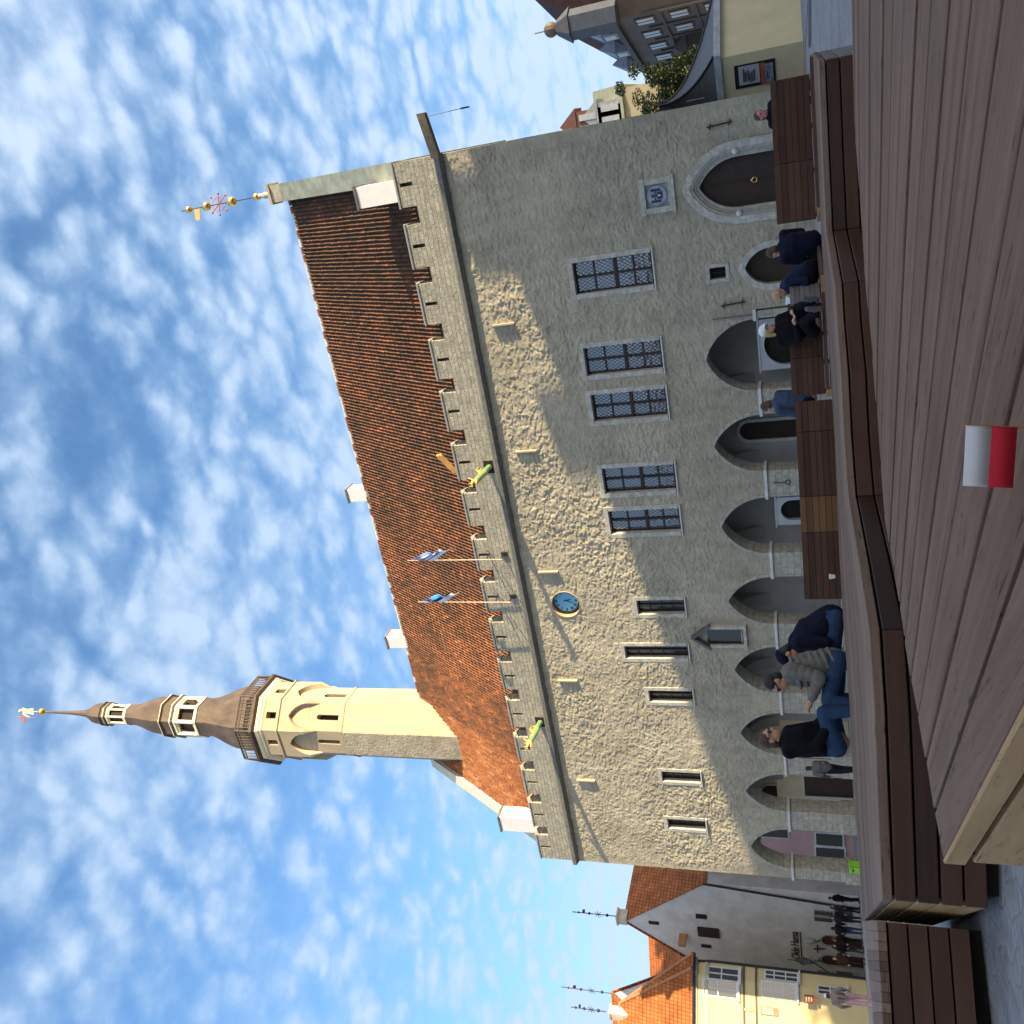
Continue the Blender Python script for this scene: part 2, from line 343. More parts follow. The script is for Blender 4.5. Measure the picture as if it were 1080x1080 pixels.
def far_tile(name, c):
    m, N, L, b = pbr(name, .85, 0, .3)
    tc = N.new('ShaderNodeTexCoord').outputs['Object']; sp = N.new('ShaderNodeSeparateXYZ'); L.new(tc, sp.inputs[0])
    cb = N.new('ShaderNodeCombineXYZ'); L.new(nmath(N, L, 'ADD', sp.outputs[0], sp.outputs[1]), cb.inputs[0]); L.new(sp.outputs[2], cb.inputs[1])
    br = N.new('ShaderNodeTexBrick'); br.inputs['Scale'].default_value = 1; br.inputs['Brick Width'].default_value = .3; br.inputs['Row Height'].default_value = .27; br.offset = 0
    br.inputs['Mortar Size'].default_value = .03; br.inputs['Color1'].default_value = (*c, 1); br.inputs['Color2'].default_value = (*[k*.72 for k in c], 1); br.inputs['Mortar'].default_value = (*[k*.4 for k in c], 1)
    L.new(cb.outputs[0], br.inputs['Vector'])
    n = nz(N, L, .9, 6, .6); mx_ = N.new('ShaderNodeMix'); mx_.data_type = 'RGBA'; mx_.blend_type = 'MULTIPLY'; mx_.inputs[0].default_value = 1
    L.new(br.outputs['Color'], mx_.inputs[6]); L.new(ramp(N, L, n, [(.35, (.6, .58, .55)), (.65, (1.1, 1.05, 1))]), mx_.inputs[7]); L.new(mx_.outputs[2], b.inputs['Base Color'])
    bump(N, L, b, br.outputs['Fac'], -.6, .05)
    return m
FTILE = far_tile('orange_roof_tiles', (.50, .165, .05))
FTILER = far_tile('red_roof_tiles', (.075, .03, .024))

# ------------------------------------------------------------------ numpy value noise (for real plaster relief)
_tab = np.random.RandomState(5).rand(512, 512)
def vn(x, y):
    xi = np.floor(x).astype(int); yi = np.floor(y).astype(int); fx = x-xi; fy = y-yi
    fx = fx*fx*(3-2*fx); fy = fy*fy*(3-2*fy)
    a = _tab[yi % 512, xi % 512]; b = _tab[yi % 512, (xi+1) % 512]; c = _tab[(yi+1) % 512, xi % 512]; d = _tab[(yi+1) % 512, (xi+1) % 512]
    return (a*(1-fx)+b*fx)*(1-fy)+(c*(1-fx)+d*fx)*fy
def relief(x, z):
    wx = x+.10*(vn(x*3.1+9, z*3.1+3)-.5)*2; wz = z+.07*(vn(x*3.3+70, z*3.3+31)-.5)*2
    a = vn(wx/.135, wz/.085); b = vn(wx/.08+40, wz/.06+17); d = vn(x/1.1+7, z/.9+81); e = vn(wx/.36+33, wz/.22+12)
    rid = 1-np.abs(2*vn(wx/.13+21, wz/.085+63)-1)
    lump = np.clip((a-.38)*3.2, 0, 1)
    return .027*lump+.017*rid+.013*(b-.5)*2+.022*(d-.5)*2+.016*(e-.5)*2

# ------------------------------------------------------------------ pointed arches
def arch_pts(w, h, t=0.0, n=12):
    """right springing -> apex -> left springing, opened by t outside a w x h pointed arch"""
    k = max((h*h-(w/2)**2)/w, 0.0); rr = w/2+k+t; hh = sqrt(rr*rr-k*k); a1 = atan2(hh, k)
    right = [(rr*cos(a1*i/n)-k, rr*sin(a1*i/n)) for i in range(n+1)]
    return right+[(-x, z) for x, z in right[-2::-1]]
def arch_loop(cx, w, zs, h, zb, t=0.0, n=12):
    p = arch_pts(w, h, t, n)
    return [(cx+w/2+t, zb)]+[(cx+x, zs+z) for x, z in p]+[(cx-w/2-t, zb)]
def in_arch(X, Z, cx, w, zs, h, zb, t=0.0):
    k = max((h*h-(w/2)**2)/w, 0.0); rr = w/2+k+t
    up = ((np.abs(X-cx)+k)**2+(Z-zs)**2 <= rr*rr) & (Z >= zs)
    lo = (np.abs(X-cx) <= w/2+t) & (Z < zs) & (Z >= zb)
    return up | lo
def ring(mb, cx, w, zs, h, zb, t0, t1, y0, y1, mi=0, n=12):
    """arched band between offsets t0 (inner) and t1 (outer), from y0 (front) to y1 (back)"""
    a = arch_loop(cx, w, zs, h, zb, t0, n); b = arch_loop(cx, w, zs, h, zb, t1, n)
    F = lambda l, y: [(x, y, z) for x, z in l]
    m = len(a); vs = F(a, y0)+F(b, y0)+F(a, y1)+F(b, y1); fs = []
    for i in range(m-1):
        fs += [(i, i+1, m+i+1, m+i), (2*m+i+1, 2*m+i, 3*m+i, 3*m+i+1), (i+1, i, 2*m+i, 2*m+i+1), (m+i, m+i+1, 3*m+i+1, 3*m+i)]
    for i in (0, m-1): fs.append((i, m+i, 3*m+i, 2*m+i))
    mb.add(vs, fs, mi)
def arch_panel(mb, cx, w, zs, h, zb, y0, y1, mi=0, t=0.0):
    l = arch_loop(cx, w, zs, h, zb, t); mb.prism([(x, y0, z) for x, z in l], (0, y1-y0, 0), mi)

# ================================================================== GROUND
def ground():
    xs = np.concatenate([np.linspace(-900, -60, 12), np.linspace(-42, 33, 26), np.linspace(36, 60, 9), np.linspace(75, 900, 12)])
    ys = np.concatenate([np.linspace(-900, -80, 10), np.linspace(-60, 20, 30), np.linspace(30, 900, 14)])
    V = [(x, y, gz(x, y)) for y in ys for x in xs]; n = len(xs)
    F = [(j*n+i, j*n+i+1, (j+1)*n+i+1, (j+1)*n+i) for j in range(len(ys)-1) for i in range(n-1)]
    m, N, L, b = pbr('grey_paving', .75, 0, .35)
    tc = N.new('ShaderNodeTexCoord').outputs['Object']
    vo = N.new('ShaderNodeTexVoronoi'); vo.feature = 'DISTANCE_TO_EDGE'; vo.inputs['Scale'].default_value = 7.5; L.new(tc, vo.inputs['Vector'])
    vc = N.new('ShaderNodeTexVoronoi'); vc.inputs['Scale'].default_value = 7.5; L.new(tc, vc.inputs['Vector'])
    g = ramp(N, L, vo.outputs['Distance'], [(0, (.09, .09, .09)), (.07, (1, 1, 1))])
    c = ramp(N, L, nmath(N, L, 'ADD', nmath(N, L, 'MULTIPLY', vc.outputs['Distance'], .5), nz(N, L, .8, 6, .6)), [(.35, (.16, .165, .175)), (.9, (.30, .305, .31))])
    mx_ = N.new('ShaderNodeMix'); mx_.data_type = 'RGBA'; mx_.blend_type = 'MULTIPLY'; mx_.inputs[0].default_value = .35
    L.new(c, mx_.inputs[6]); L.new(g, mx_.inputs[7]); L.new(mx_.outputs[2], b.inputs['Base Color'])
    bump(N, L, b, nmath(N, L, 'ADD', nmath(N, L, 'MINIMUM', vo.outputs['Distance'], .12), nmath(N, L, 'MULTIPLY', nz(N, L, 22, 6, .65, sx=(1, 2.2, 1)), .16)), .6, .08)
    o = MB().add(V, F).build('ground', m); o['kind'] = 'structure'
    # smooth pale pavement slab strip with a low kerb, right of the benches
    pv = mat('pale_pavement', (.24, .25, .265), .75, .15, 4, .5, 26)
    a = [on_z(853, -60, .05), on_z(848, 52, .05), on_z(838, 40, .05), on_z(836, -60, .05)]
    MBp = MB().prism([(p[0], p[1], -.05) for p in a], (0, 0, .07)); o2 = MBp.build('pavement', pv); o2['kind'] = 'structure'
    k = MB().tube([tuple(on_z(853.6, y, .06)) for y in (-60, 0, 49)], .045, 6).build('kerb', mat('lilac_kerb', (.20, .19, .215), .8, .1, 5)); o3 = k; o3['kind'] = 'structure'
ground()

# ================================================================== TOWN HALL
TH = thing('town_hall', 'old limestone town hall with arcade, battlements, tiled roof and slim octagonal tower', 'town hall', (18.4, 0, -.5))
ZL = 13.56                                                # underside of the ledge
IMP, ARCH_H = 2.29, 1.90
ARCHES = [(27.52, 2.85), (23.84, 2.46), (20.11, 2.62), (16.43, 2.38), (12.77, 2.50), (9.15, 2.44), (5.59, 2.32), (1.98, 2.58)]
WINS = [(30.53, 32.17, 5.79, 9.26), (27.16, 28.74, 5.81, 9.31), (25.14, 26.72, 5.82, 9.29), (21.77, 23.37, 5.81, 9.27), (19.80, 21.33, 5.82, 9.27)]
NARROW = [(15.61, 16.74, 6.05, 8.54), (13.18, 14.25, 6.12, 9.43), (10.67, 11.72, 6.15, 8.57), (5.76, 6.77, 6.23, 8.48), (2.65, 3.66, 6.25, 8.51)]
MAIN = (33.98, 1.76, 2.50, 1.43)                          # cx, w, spring, h
CELL = (30.87, 1.34, 1.55, .94)
SLIT = (30.63, 31.07, 3.20, 3.80)
NICHE = (33.36, 34.60, 4.80, 6.10)

def facade():
    st = .032
    nx, nzv = int(36.8/st), int((ZL+.05+1.3)/st)
    xs = np.linspace(0, 36.8, nx+1); zs = np.linspace(-1.3, ZL+.05, nzv+1)
    X, Z = np.meshgrid(xs, zs); D = relief(X, Z)
    amp = np.clip((Z-3.4)/1.6, .45, 1.0); amp = np.where(X > 29.3, np.maximum(amp, .8), amp)
    edge = np.minimum(np.minimum(X, 36.8-X)/.5, 1); D = D*amp*np.clip(edge, .35, 1)*(.5+.75*vn(X/2.6+5, Z/1.7+8)); crs = np.abs(((Z+.25*vn(X/2.0, Z/2.0))/.31) % 1-.5); D = D-.010*np.clip((crs-.40)*10, 0, 1)
    Yv = -D-.0
    cx = (X[:-1, :-1]+X[1:, 1:])/2; cz = (Z[:-1, :-1]+Z[1:, 1:])/2
    hole = np.zeros_like(cx, bool)
    for (c, w) in ARCHES: hole |= in_arch(cx, cz, c, w, IMP, ARCH_H, -5, .09)
    hole |= (cz < IMP-.02) & (cx < 29.3)
    hole |= in_arch(cx, cz, MAIN[0], MAIN[1], MAIN[2], MAIN[3], -5, .35) | in_arch(cx, cz, *CELL, -5, .12)
    for (a, b_, c, d) in WINS+NARROW: hole |= (cx > a+.1) & (cx < b_-.1) & (cz > c+.1) & (cz < d-.1)
    for (a, b_, c, d) in (SLIT, NICHE): hole |= (cx > a-.0) & (cx < b_+.0) & (cz > c-.0) & (cz < d+.0)
    hole |= (cx-16.40)**2+(cz-11.75)**2 < .68**2
    hole |= (cx > 14.2) & (cx < 15.08) & (cz > 3.8) & (cz < 5.3)
    idx = np.arange((nx+1)*(nzv+1)).reshape(nzv+1, nx+1)
    q = np.stack([idx[:-1, :-1], idx[:-1, 1:], idx[1:, 1:], idx[1:, :-1]], -1)[~hole]
    me = bpy.data.meshes.new('wall'); off = wloc(TH)
    co = np.stack([X-off.x, Yv-off.y, Z-off.z], -1).reshape(-1, 3).astype(np.float32)
    me.vertices.add(len(co)); me.vertices.foreach_set('co', co.ravel())
    me.loops.add(q.size); me.loops.foreach_set('vertex_index', q.ravel().astype(np.int32))
    me.polygons.add(len(q)); me.polygons.foreach_set('loop_start', np.arange(0, q.size, 4, dtype=np.int32)); 
    me.update(calc_edges=True); me.validate()
    me.polygons.foreach_set('use_smooth', [True]*len(me.polygons))
    me.materials.append(PLASTER); o = bpy.data.objects.new('wall', me); COL.objects.link(o); o.parent = TH
facade()

def shell():
    # side and back walls (with an arch through the east end of the passage)
    s = MB()
    s.add([(36.78, 0.02, -1.3), (36.78, 14.6, -1.3), (36.78, 14.6, ZL), (36.78, .02, ZL)], [(0, 1, 2, 3)])
    s.add([(0, 14.6, -2), (36.8, 14.6, -2), (36.8, 14.6, ZL), (0, 14.6, ZL)], [(0, 1, 2, 3)])
    s.box(.02, .9, 3.3, 14.6, -2, ZL); s.box(.02, .9, .95, 3.3, 3.9, ZL)
    s.box(36.0, 36.78, 0.02, 14.6, -1.2, ZL+.1)
    s.build('side_wall', ROUGH, TH)
    # inner mass: closes the upper storeys, so no light passes through the building
    c = MB(); c.box(.9, 36.0, .5, 14.4, 4.62, ZL-.1); c.build('inner_wall', GREYW, TH)
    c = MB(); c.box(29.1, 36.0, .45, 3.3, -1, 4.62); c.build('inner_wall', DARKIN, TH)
shell()

def arcade():
    edges = [(0.0, ARCHES[-1][0]-ARCHES[-1][1]/2)]
    for a, b in zip(ARCHES[::-1][:-1], ARCHES[::-1][1:]): edges.append((a[0]+a[1]/2, b[0]-b[1]/2))
    edges.append((ARCHES[0][0]+ARCHES[0][1]/2, 29.25))
    for k, (a, b) in enumerate(edges):
        m = MB(); zb = gz((a+b)/2)-.3
        m.box(a, b, -.015, .92, zb, IMP-.09)
        if b < 9: m.box(a-.05, b+.05, -.10, .97, zb, zb+1.0 if b < 5 else zb+.8)
        p = m.build('pier', PIER, TH, bevel=.015)
        c = MB(); c.box(a-.07, b+.07, -.10, 1.0, IMP-.09, IMP+.03)
        c.build('impost', TRIMP, p, bevel=.012)
    for (c, w) in ARCHES:
        m = MB(); ring(m, c, w, IMP+.03, ARCH_H, IMP+.03, 0, .15, -.03, .92)
        o = m.build('arch_surround', PIER, TH)
    # passage: ceiling with pointed cross ribs, back wall, floor
    m = MB(); m.box(.9, 29.1, .9, 3.32, 4.35, 4.6)
    for a, b in edges[1:-1]:
        cx = (a+b)/2
        pr = arch_pts(2.4, 1.75, 0, 10)
        A = [(cx-.3, 2.12+x, IMP+z) for x, z in pr]; top = [(cx-.3, .92, 4.4), (cx-.3, 3.32, 4.4)]
        poly = A+[(cx-.3, .92, 4.4), (cx-.3, 3.32, 4.4)]
        m.prism(poly, (.6, 0, 0))
    m.build('passage_vault', mat('vault_plaster', (.33, .32, .30), .9, .14, .9, .2, 8), TH)
    m = MB(); m.box(7.4, 29.1, 3.3, 3.5, -1.2, 4.5, 0); m.box(.9, 7.4, 3.3, 3.5, -1.2, 4.5, 1)
    bw = m.build('passage_back_wall', [mat('passage_plaster', (.42, .41, .385), .9, .14, .8, .2, 10), WARMLITW], TH)
    # doors and openings on the back wall, placed where the photo shows them through the arches
    def opening(x0, y0, x1, y1, surround, leaf, arched, name, zlow=None, sd=.14):
        a = on_y(x0, y0, 3.28); b = on_y(x1, y1, 3.28); cx = (a[0]+b[0])/2; w = abs(b[0]-a[0]); zt = max(a[2], b[2]); zb = min(a[2], b[2]) if zlow is None else zlow
        g = MB()
        if arched:
            ring(g, cx, w, zt-w*.5, w*.5, zb, 0, sd, 3.16, 3.30)
        else:
            g.box(cx-w/2-sd, cx-w/2, 3.18, 3.30, zb, zt+sd); g.box(cx+w/2, cx+w/2+sd, 3.18, 3.30, zb, zt+sd); g.box(cx-w/2, cx+w/2, 3.18, 3.30, zt, zt+sd)
        o = g.build(name, surround, bw)
        g = MB()
        if arched: arch_panel(g, cx, w, zt-w*.5, w*.5, zb, 3.24, 3.29)
        else: g.box(cx-w/2, cx+w/2, 3.24, 3.29, zb, zt)
        g.build('door_leaf' if 'door' in name else 'window_glass', leaf, bw)
    opening(781, 464, 840, 441, TRIMP, OAKD, True, 'passage_door', -.9)
    opening(849, 838, 880, 819, WHITEW, OAKD, False, 'passage_door', -1.3, .1)
    opening(804, 839, 819, 827, WHITEW, DARKIN, True, 'passage_window', None, .04)
    # pale cellar hoods standing in two of the arches
    for (x0, y0, y1, ax, ay0, ay1) in ((803, 337, 391, 811, 342, 386), (820, 525, 554, 826, 528, 549)):
        yy = 1.5
        a = on_y(x0, y1, yy); b = on_y(x0, y0, yy); a2 = on_y(ax, ay1, yy); b2 = on_y(ax, ay0, yy)
        m = MB(); w = b2[0]-a2[0]; cx = (a2[0]+b2[0])/2; zt = a2[2]
        lo = arch_loop(cx, w, zt-w*.42, w*.42, -.6)
        m.box(a[0], a2[0], yy, 3.25, -.9, a[2]); m.box(b2[0], b[0], yy, 3.25, -.9, a[2])
        m.prism([(x, yy, z) for x, z in lo[1:-1]]+[(a2[0], yy, a[2]), (b2[0], yy, a[2])][:2], (0, .2, 0))
        m.box(a[0]-.08, b[0]+.08, yy-.06, 3.25, a[2], a[2]+.07)
        h = m.build('cellar_hood', mat('pale_blue_plaster', (.60, .64, .68), .85, .05, 3), TH)
        m = MB(); m.box(a2[0], b2[0], yy+.25, yy+.3, -.9, a[2]-.02); m.build('dark_opening', DARKIN, h)
arcade()

def windows():
    for k, (a, b, c, d) in enumerate(WINS+NARROW):
        big = k < 5; t = .20 if big else .19
        f = MB()
        f.box(a, a+t, -.045, .36, c+.16, d-t); f.box(b-t, b, -.045, .36, c+.16, d-t)
        f.box(a, b, -.045, .36, d-t, d); 
        w = f.build('window', TRIM, TH, bevel=.01)
        s = MB(); s.prism([(a+.02, -.14, c+.06), (a+.02, -.14, c+.11), (a+.02, .36, c+.17), (a+.02, .36, c)], (b-a-.04, 0, 0)); s.build('sill', TRIMP, w)
        x0, x1, z0, z1 = a+t, b-t, c+.16, d-t
        m = MB(); y0, y1 = .24, .31; bt = .06 if big else .045
        m.box(x0, x0+bt, y0, y1, z0, z1); m.box(x1-bt, x1, y0, y1, z0, z1); m.box(x0+bt, x1-bt, y0, y1, z0, z0+bt); m.box(x0+bt, x1-bt, y0, y1, z1-bt, z1)
        xm = (x0+x1)/2; zm = z0+(z1-z0)*(.47 if big else .5)
        if big:
            m.box(xm-.045, xm+.045, y0-.02, y1-.002, z0+bt, z1-bt)
            m.box(x0+bt, x1-bt, y0-.035, y1-.03, zm-.065, zm+.065)
            for zq in ((z0+zm)/2, (z1+zm)/2+.03): m.box(x0+bt, x1-bt, y0+.005, y1-.01, zq-.03, zq+.03)
        else:
            m.box(xm-.018, xm+.018, y0-.01, y1-.012, z0+bt, z1-bt)
            n = 4 if d-c < 3 else 5
            for i in range(1, n): zq = z0+(z1-z0)*i/n; m.box(x0+bt, x1-bt, y0+.004, y1-.02, zq-.018, zq+.018)
        m.build('mullions', MULL, w)
        MB().box(x0, x1, .30, .325, z0, z1).build('pane', GLASSB if big else GLASSD, w)
    a, b, c, d = SLIT
    f = MB(); t = .13
    f.box(a-t, a, -.05, .4, c-t, d+t); f.box(b, b+t, -.05, .4, c-t, d+t); f.box(a, b, -.05, .4, d, d+t); f.box(a, b, -.05, .4, c-t, c)
    w = f.build('window', TRIM, TH); w['label'] = 'small barred slit window between the doors'
    g = MB(); g.box(a, b, .28, .3, c, d); g.build('pane', DARKIN, w)
    g = MB(); g.tube([((a+b)/2, .1, c), ((a+b)/2, .1, d)], .018, 6); g.build('bar', IRON, w)
    # pointed lantern window under a small iron hood
    f = MB(); x0, x1, z0, z1, za = 14.08, 15.2, 3.68, 5.2, 6.05; xm = (x0+x1)/2; t = .13
    f.box(x0, x0+t, -.2, .25, z0, z1); f.box(x1-t, x1, -.2, .25, z0, z1); f.box(x0-.06, x1+.06, -.26, .25, z0-.13, z0)
    w = f.build('window', TRIM, TH); w['label'] = 'glazed niche window under a pointed dark hood'
    h = MB()
    for sgn in (-1, 1):
        xe = xm+sgn*(x1-x0)/2+sgn*.1
        h.prism([(xe, -.3, z1-.05), (xm, -.3, za), (xm, -.3, za-.17), (xe-sgn*.16, -.3, z1-.05)], (0, .5, 0))
    h.build('hood', mat('dark_hood_lead', (.10, .11, .11), .5, .2, 4), w)
    g = MB(); g.prism([(x0+t, .0, z0), (x1-t, .0, z0), (x1-t, .0, z1), (xm, .0, za-.3), (x0+t, .0, z1)], (0, .03, 0)); g.build('pane', GLASSD, w)
    g = MB(); g.box(x0+t, x0+t+.05, -.05, 0, z0, z1); g.box(x1-t-.05, x1-t, -.05, 0, z0, z1); g.box(x0+t+.05, x1-t-.05, -.05, 0, z0, z0+.05); g.build('glazing_frame', MULL, w)
windows()

def doors():
    cx, w, zs, h = MAIN
    m = MB()
    ring(m, cx, w, zs, h, -.6, .30, .56, -.07, .1, 0); ring(m, cx, w, zs, h, -.6, .20, .30, -.02, .2, 1)
    ring(m, cx, w, zs, h, -.6, .10, .20, .08, .3, 1); ring(m, cx, w, zs, h, -.6, 0, .10, .16, .5, 0)
    d = m.build('main_portal', [TRIM, mat('portal_moulding', (.40, .38, .33), .8, .15, 6, .3, 20)], TH)
    g = MB(); arch_panel(g, cx, w, zs, h, -.6, .42, .5); lf = g.build('door_leaf', OAKD, d)
    g = MB()
    for i in range(-3, 4):
        for j in range(11):
            x = cx+i*.24; z = .3+j*.32
            if in_arch(np.array(x), np.array(z), cx, w-.2, zs, h-.2, -1): g.ball((x, .415, z), .022, 6, 4)
    g.build('studs', IRON, lf)
    g = MB(); g.box(cx-.02, cx+.02, .39, .42, -.2, 3.6); g.build('meeting_strip', OAKD, lf)
    g = MB(); c = (cx-.03, .36, 1.95); g.tube([(c[0]+.09*cos(a), c[1], c[2]+.09*sin(a)) for a in np.linspace(0, 2*pi, 13)], .018, 6); g.ball((c[0], .39, 2.05), .05); g.build('knocker', GOLD, lf)
    g = MB()
    for s in (-1, 1): g.ball((cx+s*(w/2+.2), 0, zs+.05), .12, 8, 6)
    g.build('capital', TRIMP, d)
    cx, w, zs, h = CELL
    m = MB(); ring(m, cx, w, zs, h, -.6, 0, .24, -.045, .5); d = m.build('cellar_doorway', TRIM, TH)
    g = MB(); arch_panel(g, cx, w, zs, h, -.6, .36, .44); g.build('door_leaf', OAKD, d)
    # arms tablet
    a, b, c, e = NICHE; t = .2
    m = MB(); m.box(a, a+t, -.06, .15, c+.22, e-t); m.box(b-t, b, -.06, .15, c+.22, e-t); m.box(a-.04, b+.04, -.08, .15, e-t, e); m.box(a-.06, b+.06, -.12, .15, c, c+.12); m.box(a, b, -.05, .15, c+.12, c+.22)
    n = m.build('arms_tablet', TRIM, TH)
    MB().box(a+t, b-t, .08, .14, c+.22, e-t).build('tablet_back', mat('grey_tablet', (.30, .32, .34), .8), n)
    xm, zm = (a+b)/2, (c+e)/2+.03; r = .36
    g = MB(); g.tube([(xm, .075, zm), (xm, .02, zm)], r, 24); disk = g.build('roundel', mat('blue_grey_roundel', (.34, .40, .50), .7), n)
    dk = mat('roundel_relief', (.05, .06, .09), .7); g = MB()
    g.box(xm-.13, xm+.13, -.005, .02, zm-.22, zm-.02); g.box(xm-.05, xm+.05, -.01, .02, zm-.02, zm+.2)
    for s in (-1, 1):
        g.box(xm+s*.2-.045, xm+s*.2+.045, -.005, .02, zm-.15, zm+.12); g.ball((xm+s*.2, .01, zm+.17), .05, 8, 6); g.box(xm+s*.11-.04, xm+s*.11+.04, -.004, .02, zm+.03, zm+.08)
    g.build('arms_relief', dk, disk)
    g = MB(); g.box(xm-.03, xm+.03, -.02, -.006, zm-.15, zm-.04); g.build('arms_relief', TRIMP, disk)
    # iron work on the wall: anchors, the measuring rod, the neck ring
    def iron(name, p0, p1, cross=True, col=IRON):
        a = on_y(*p0, -.1); b = on_y(*p1, -.1); g = MB(); g.tube([a, b], .035, 6)
        if cross:
            for t_ in (.12, .9): q = a+(b-a)*t_; g.tube([q+np.array((-.1, 0, .03)), q+np.array((.1, 0, -.02))], .025, 6)
        g.tube([a, a+np.array((0, .12, 0))], .02, 5); g.build(name, col, TH)
    iron('iron_anchor', (745.6, 134.5), (772, 128)); iron('iron_anchor', (761, 323), (785.6, 318))
    iron('measuring_rod', (752, 337), (793, 332), False, mat('grey_rod', (.16, .16, .155), .6))
    g = MB(); c = on_y(831, 508.5, -.08); g.tube([(c[0]+.1*cos(a), c[1], c[2]+.1*sin(a)) for a in np.linspace(0, 2*pi, 13)], .02, 6); g.tube([c+np.array((0, 0, .1)), c+np.array((0, 0, .55))], .02, 6)
    g.build('neck_ring', IRON, TH)
doors()

def upper():
    # ledge, parapet, merlons
    m = MB(); m.prism([(0, .02, ZL-.02), (0, -.12, ZL-.02), (0, -.20, ZL+.02), (0, -.34, ZL+.06), (0, -.34, ZL+.24), (0, -.06, ZL+.40), (0, .02, ZL+.40)], (36.85, 0, 0))
    m.build('ledge', LEDGE, TH, bevel=.01)
    m = MB(); zc, zm_ = 15.05, 15.72
    m.box(0, 36.8, -.02, .62, ZL+.2, zc); m.build('parapet', PARAP, TH)
    gaps = [(34.39, 35.08), (32.0, 32.66), (29.56, 30.28), (27.22, 27.86), (24.74, 25.48), (22.38, 23.08), (19.98, 20.72), (17.68, 18.36), (15.42, 16.06), (13.08, 13.73), (10.74, 11.44), (8.40, 9.07), (6.22, 6.86), (3.98, 4.62), (1.70, 2.34)]
    ed = [36.8]
    for a, b in gaps: ed += [b, a]
    ed.append(0.0)
    cap = mat('merlon_cap', (.26, .27, .25), .6, .2, 5)
    for k in range(0, len(ed), 2):
        b, a = ed[k], ed[k+1]; xm = (a+b)/2; s = .075
        g = MB(); g.box(a, xm-s, -.02, .60, zc, zm_); g.box(xm+s, b, -.02, .60, zc, zm_); g.box(xm-s, xm+s, -.02, .60, zm_-.12, zm_); g.box(xm-s, xm+s, .45, .60, zc, zm_-.12)
        mo = g.build('merlon', PARAP, TH)
        g = MB(); g.prism([(a-.04, -.07, zm_), (a-.04, -.07, zm_+.05), (a-.04, .29, zm_+.24), (a-.04, .65, zm_+.05), (a-.04, .65, zm_)], (b-a+.08, 0, 0)); g.build('merlon_cap', cap, mo)
    # stone fins below the ledge
    fin = mat('fin_stone', (.42, .37, .27), .8, .1, 5)
    for x in (29.92, 24.26, 18.2, 12.08, 5.8):
        MB().box(x-.035, x+.035, -.16, .05, 11.82, 12.8).build('stone_fin', fin, TH)
    # wooden gutter running past the corner, with a hanging wire
    g = MB(); w = mat('gutter_wood', (.24, .18, .11), .8, .2, 6); a = np.array((36.7, -.2, 13.75)); b = np.array((38.35, -.28, 13.98))
    for dy in (-.13, .13): g.prism([a+(0, dy-.025, -.12), a+(0, dy+.025, -.12), a+(0, dy+.025, .16), a+(0, dy-.025, .16)], b-a)
    g.prism([a+(0, -.15, -.17), a+(0, .15, -.17), a+(0, .15, -.12), a+(0, -.15, -.12)], b-a)
    gt = g.build('gutter', w, TH)
    g = MB(); g.tube([b+(-.15, 0, -.12), b+(-.12, 0, -1.6)], .012, 5); g.box(b[0]-.15, b[0]-.09, b[1]-.02, b[1]+.02, b[2]-1.95, b[2]-1.6); g.build('wire', IRON, gt)
upper()

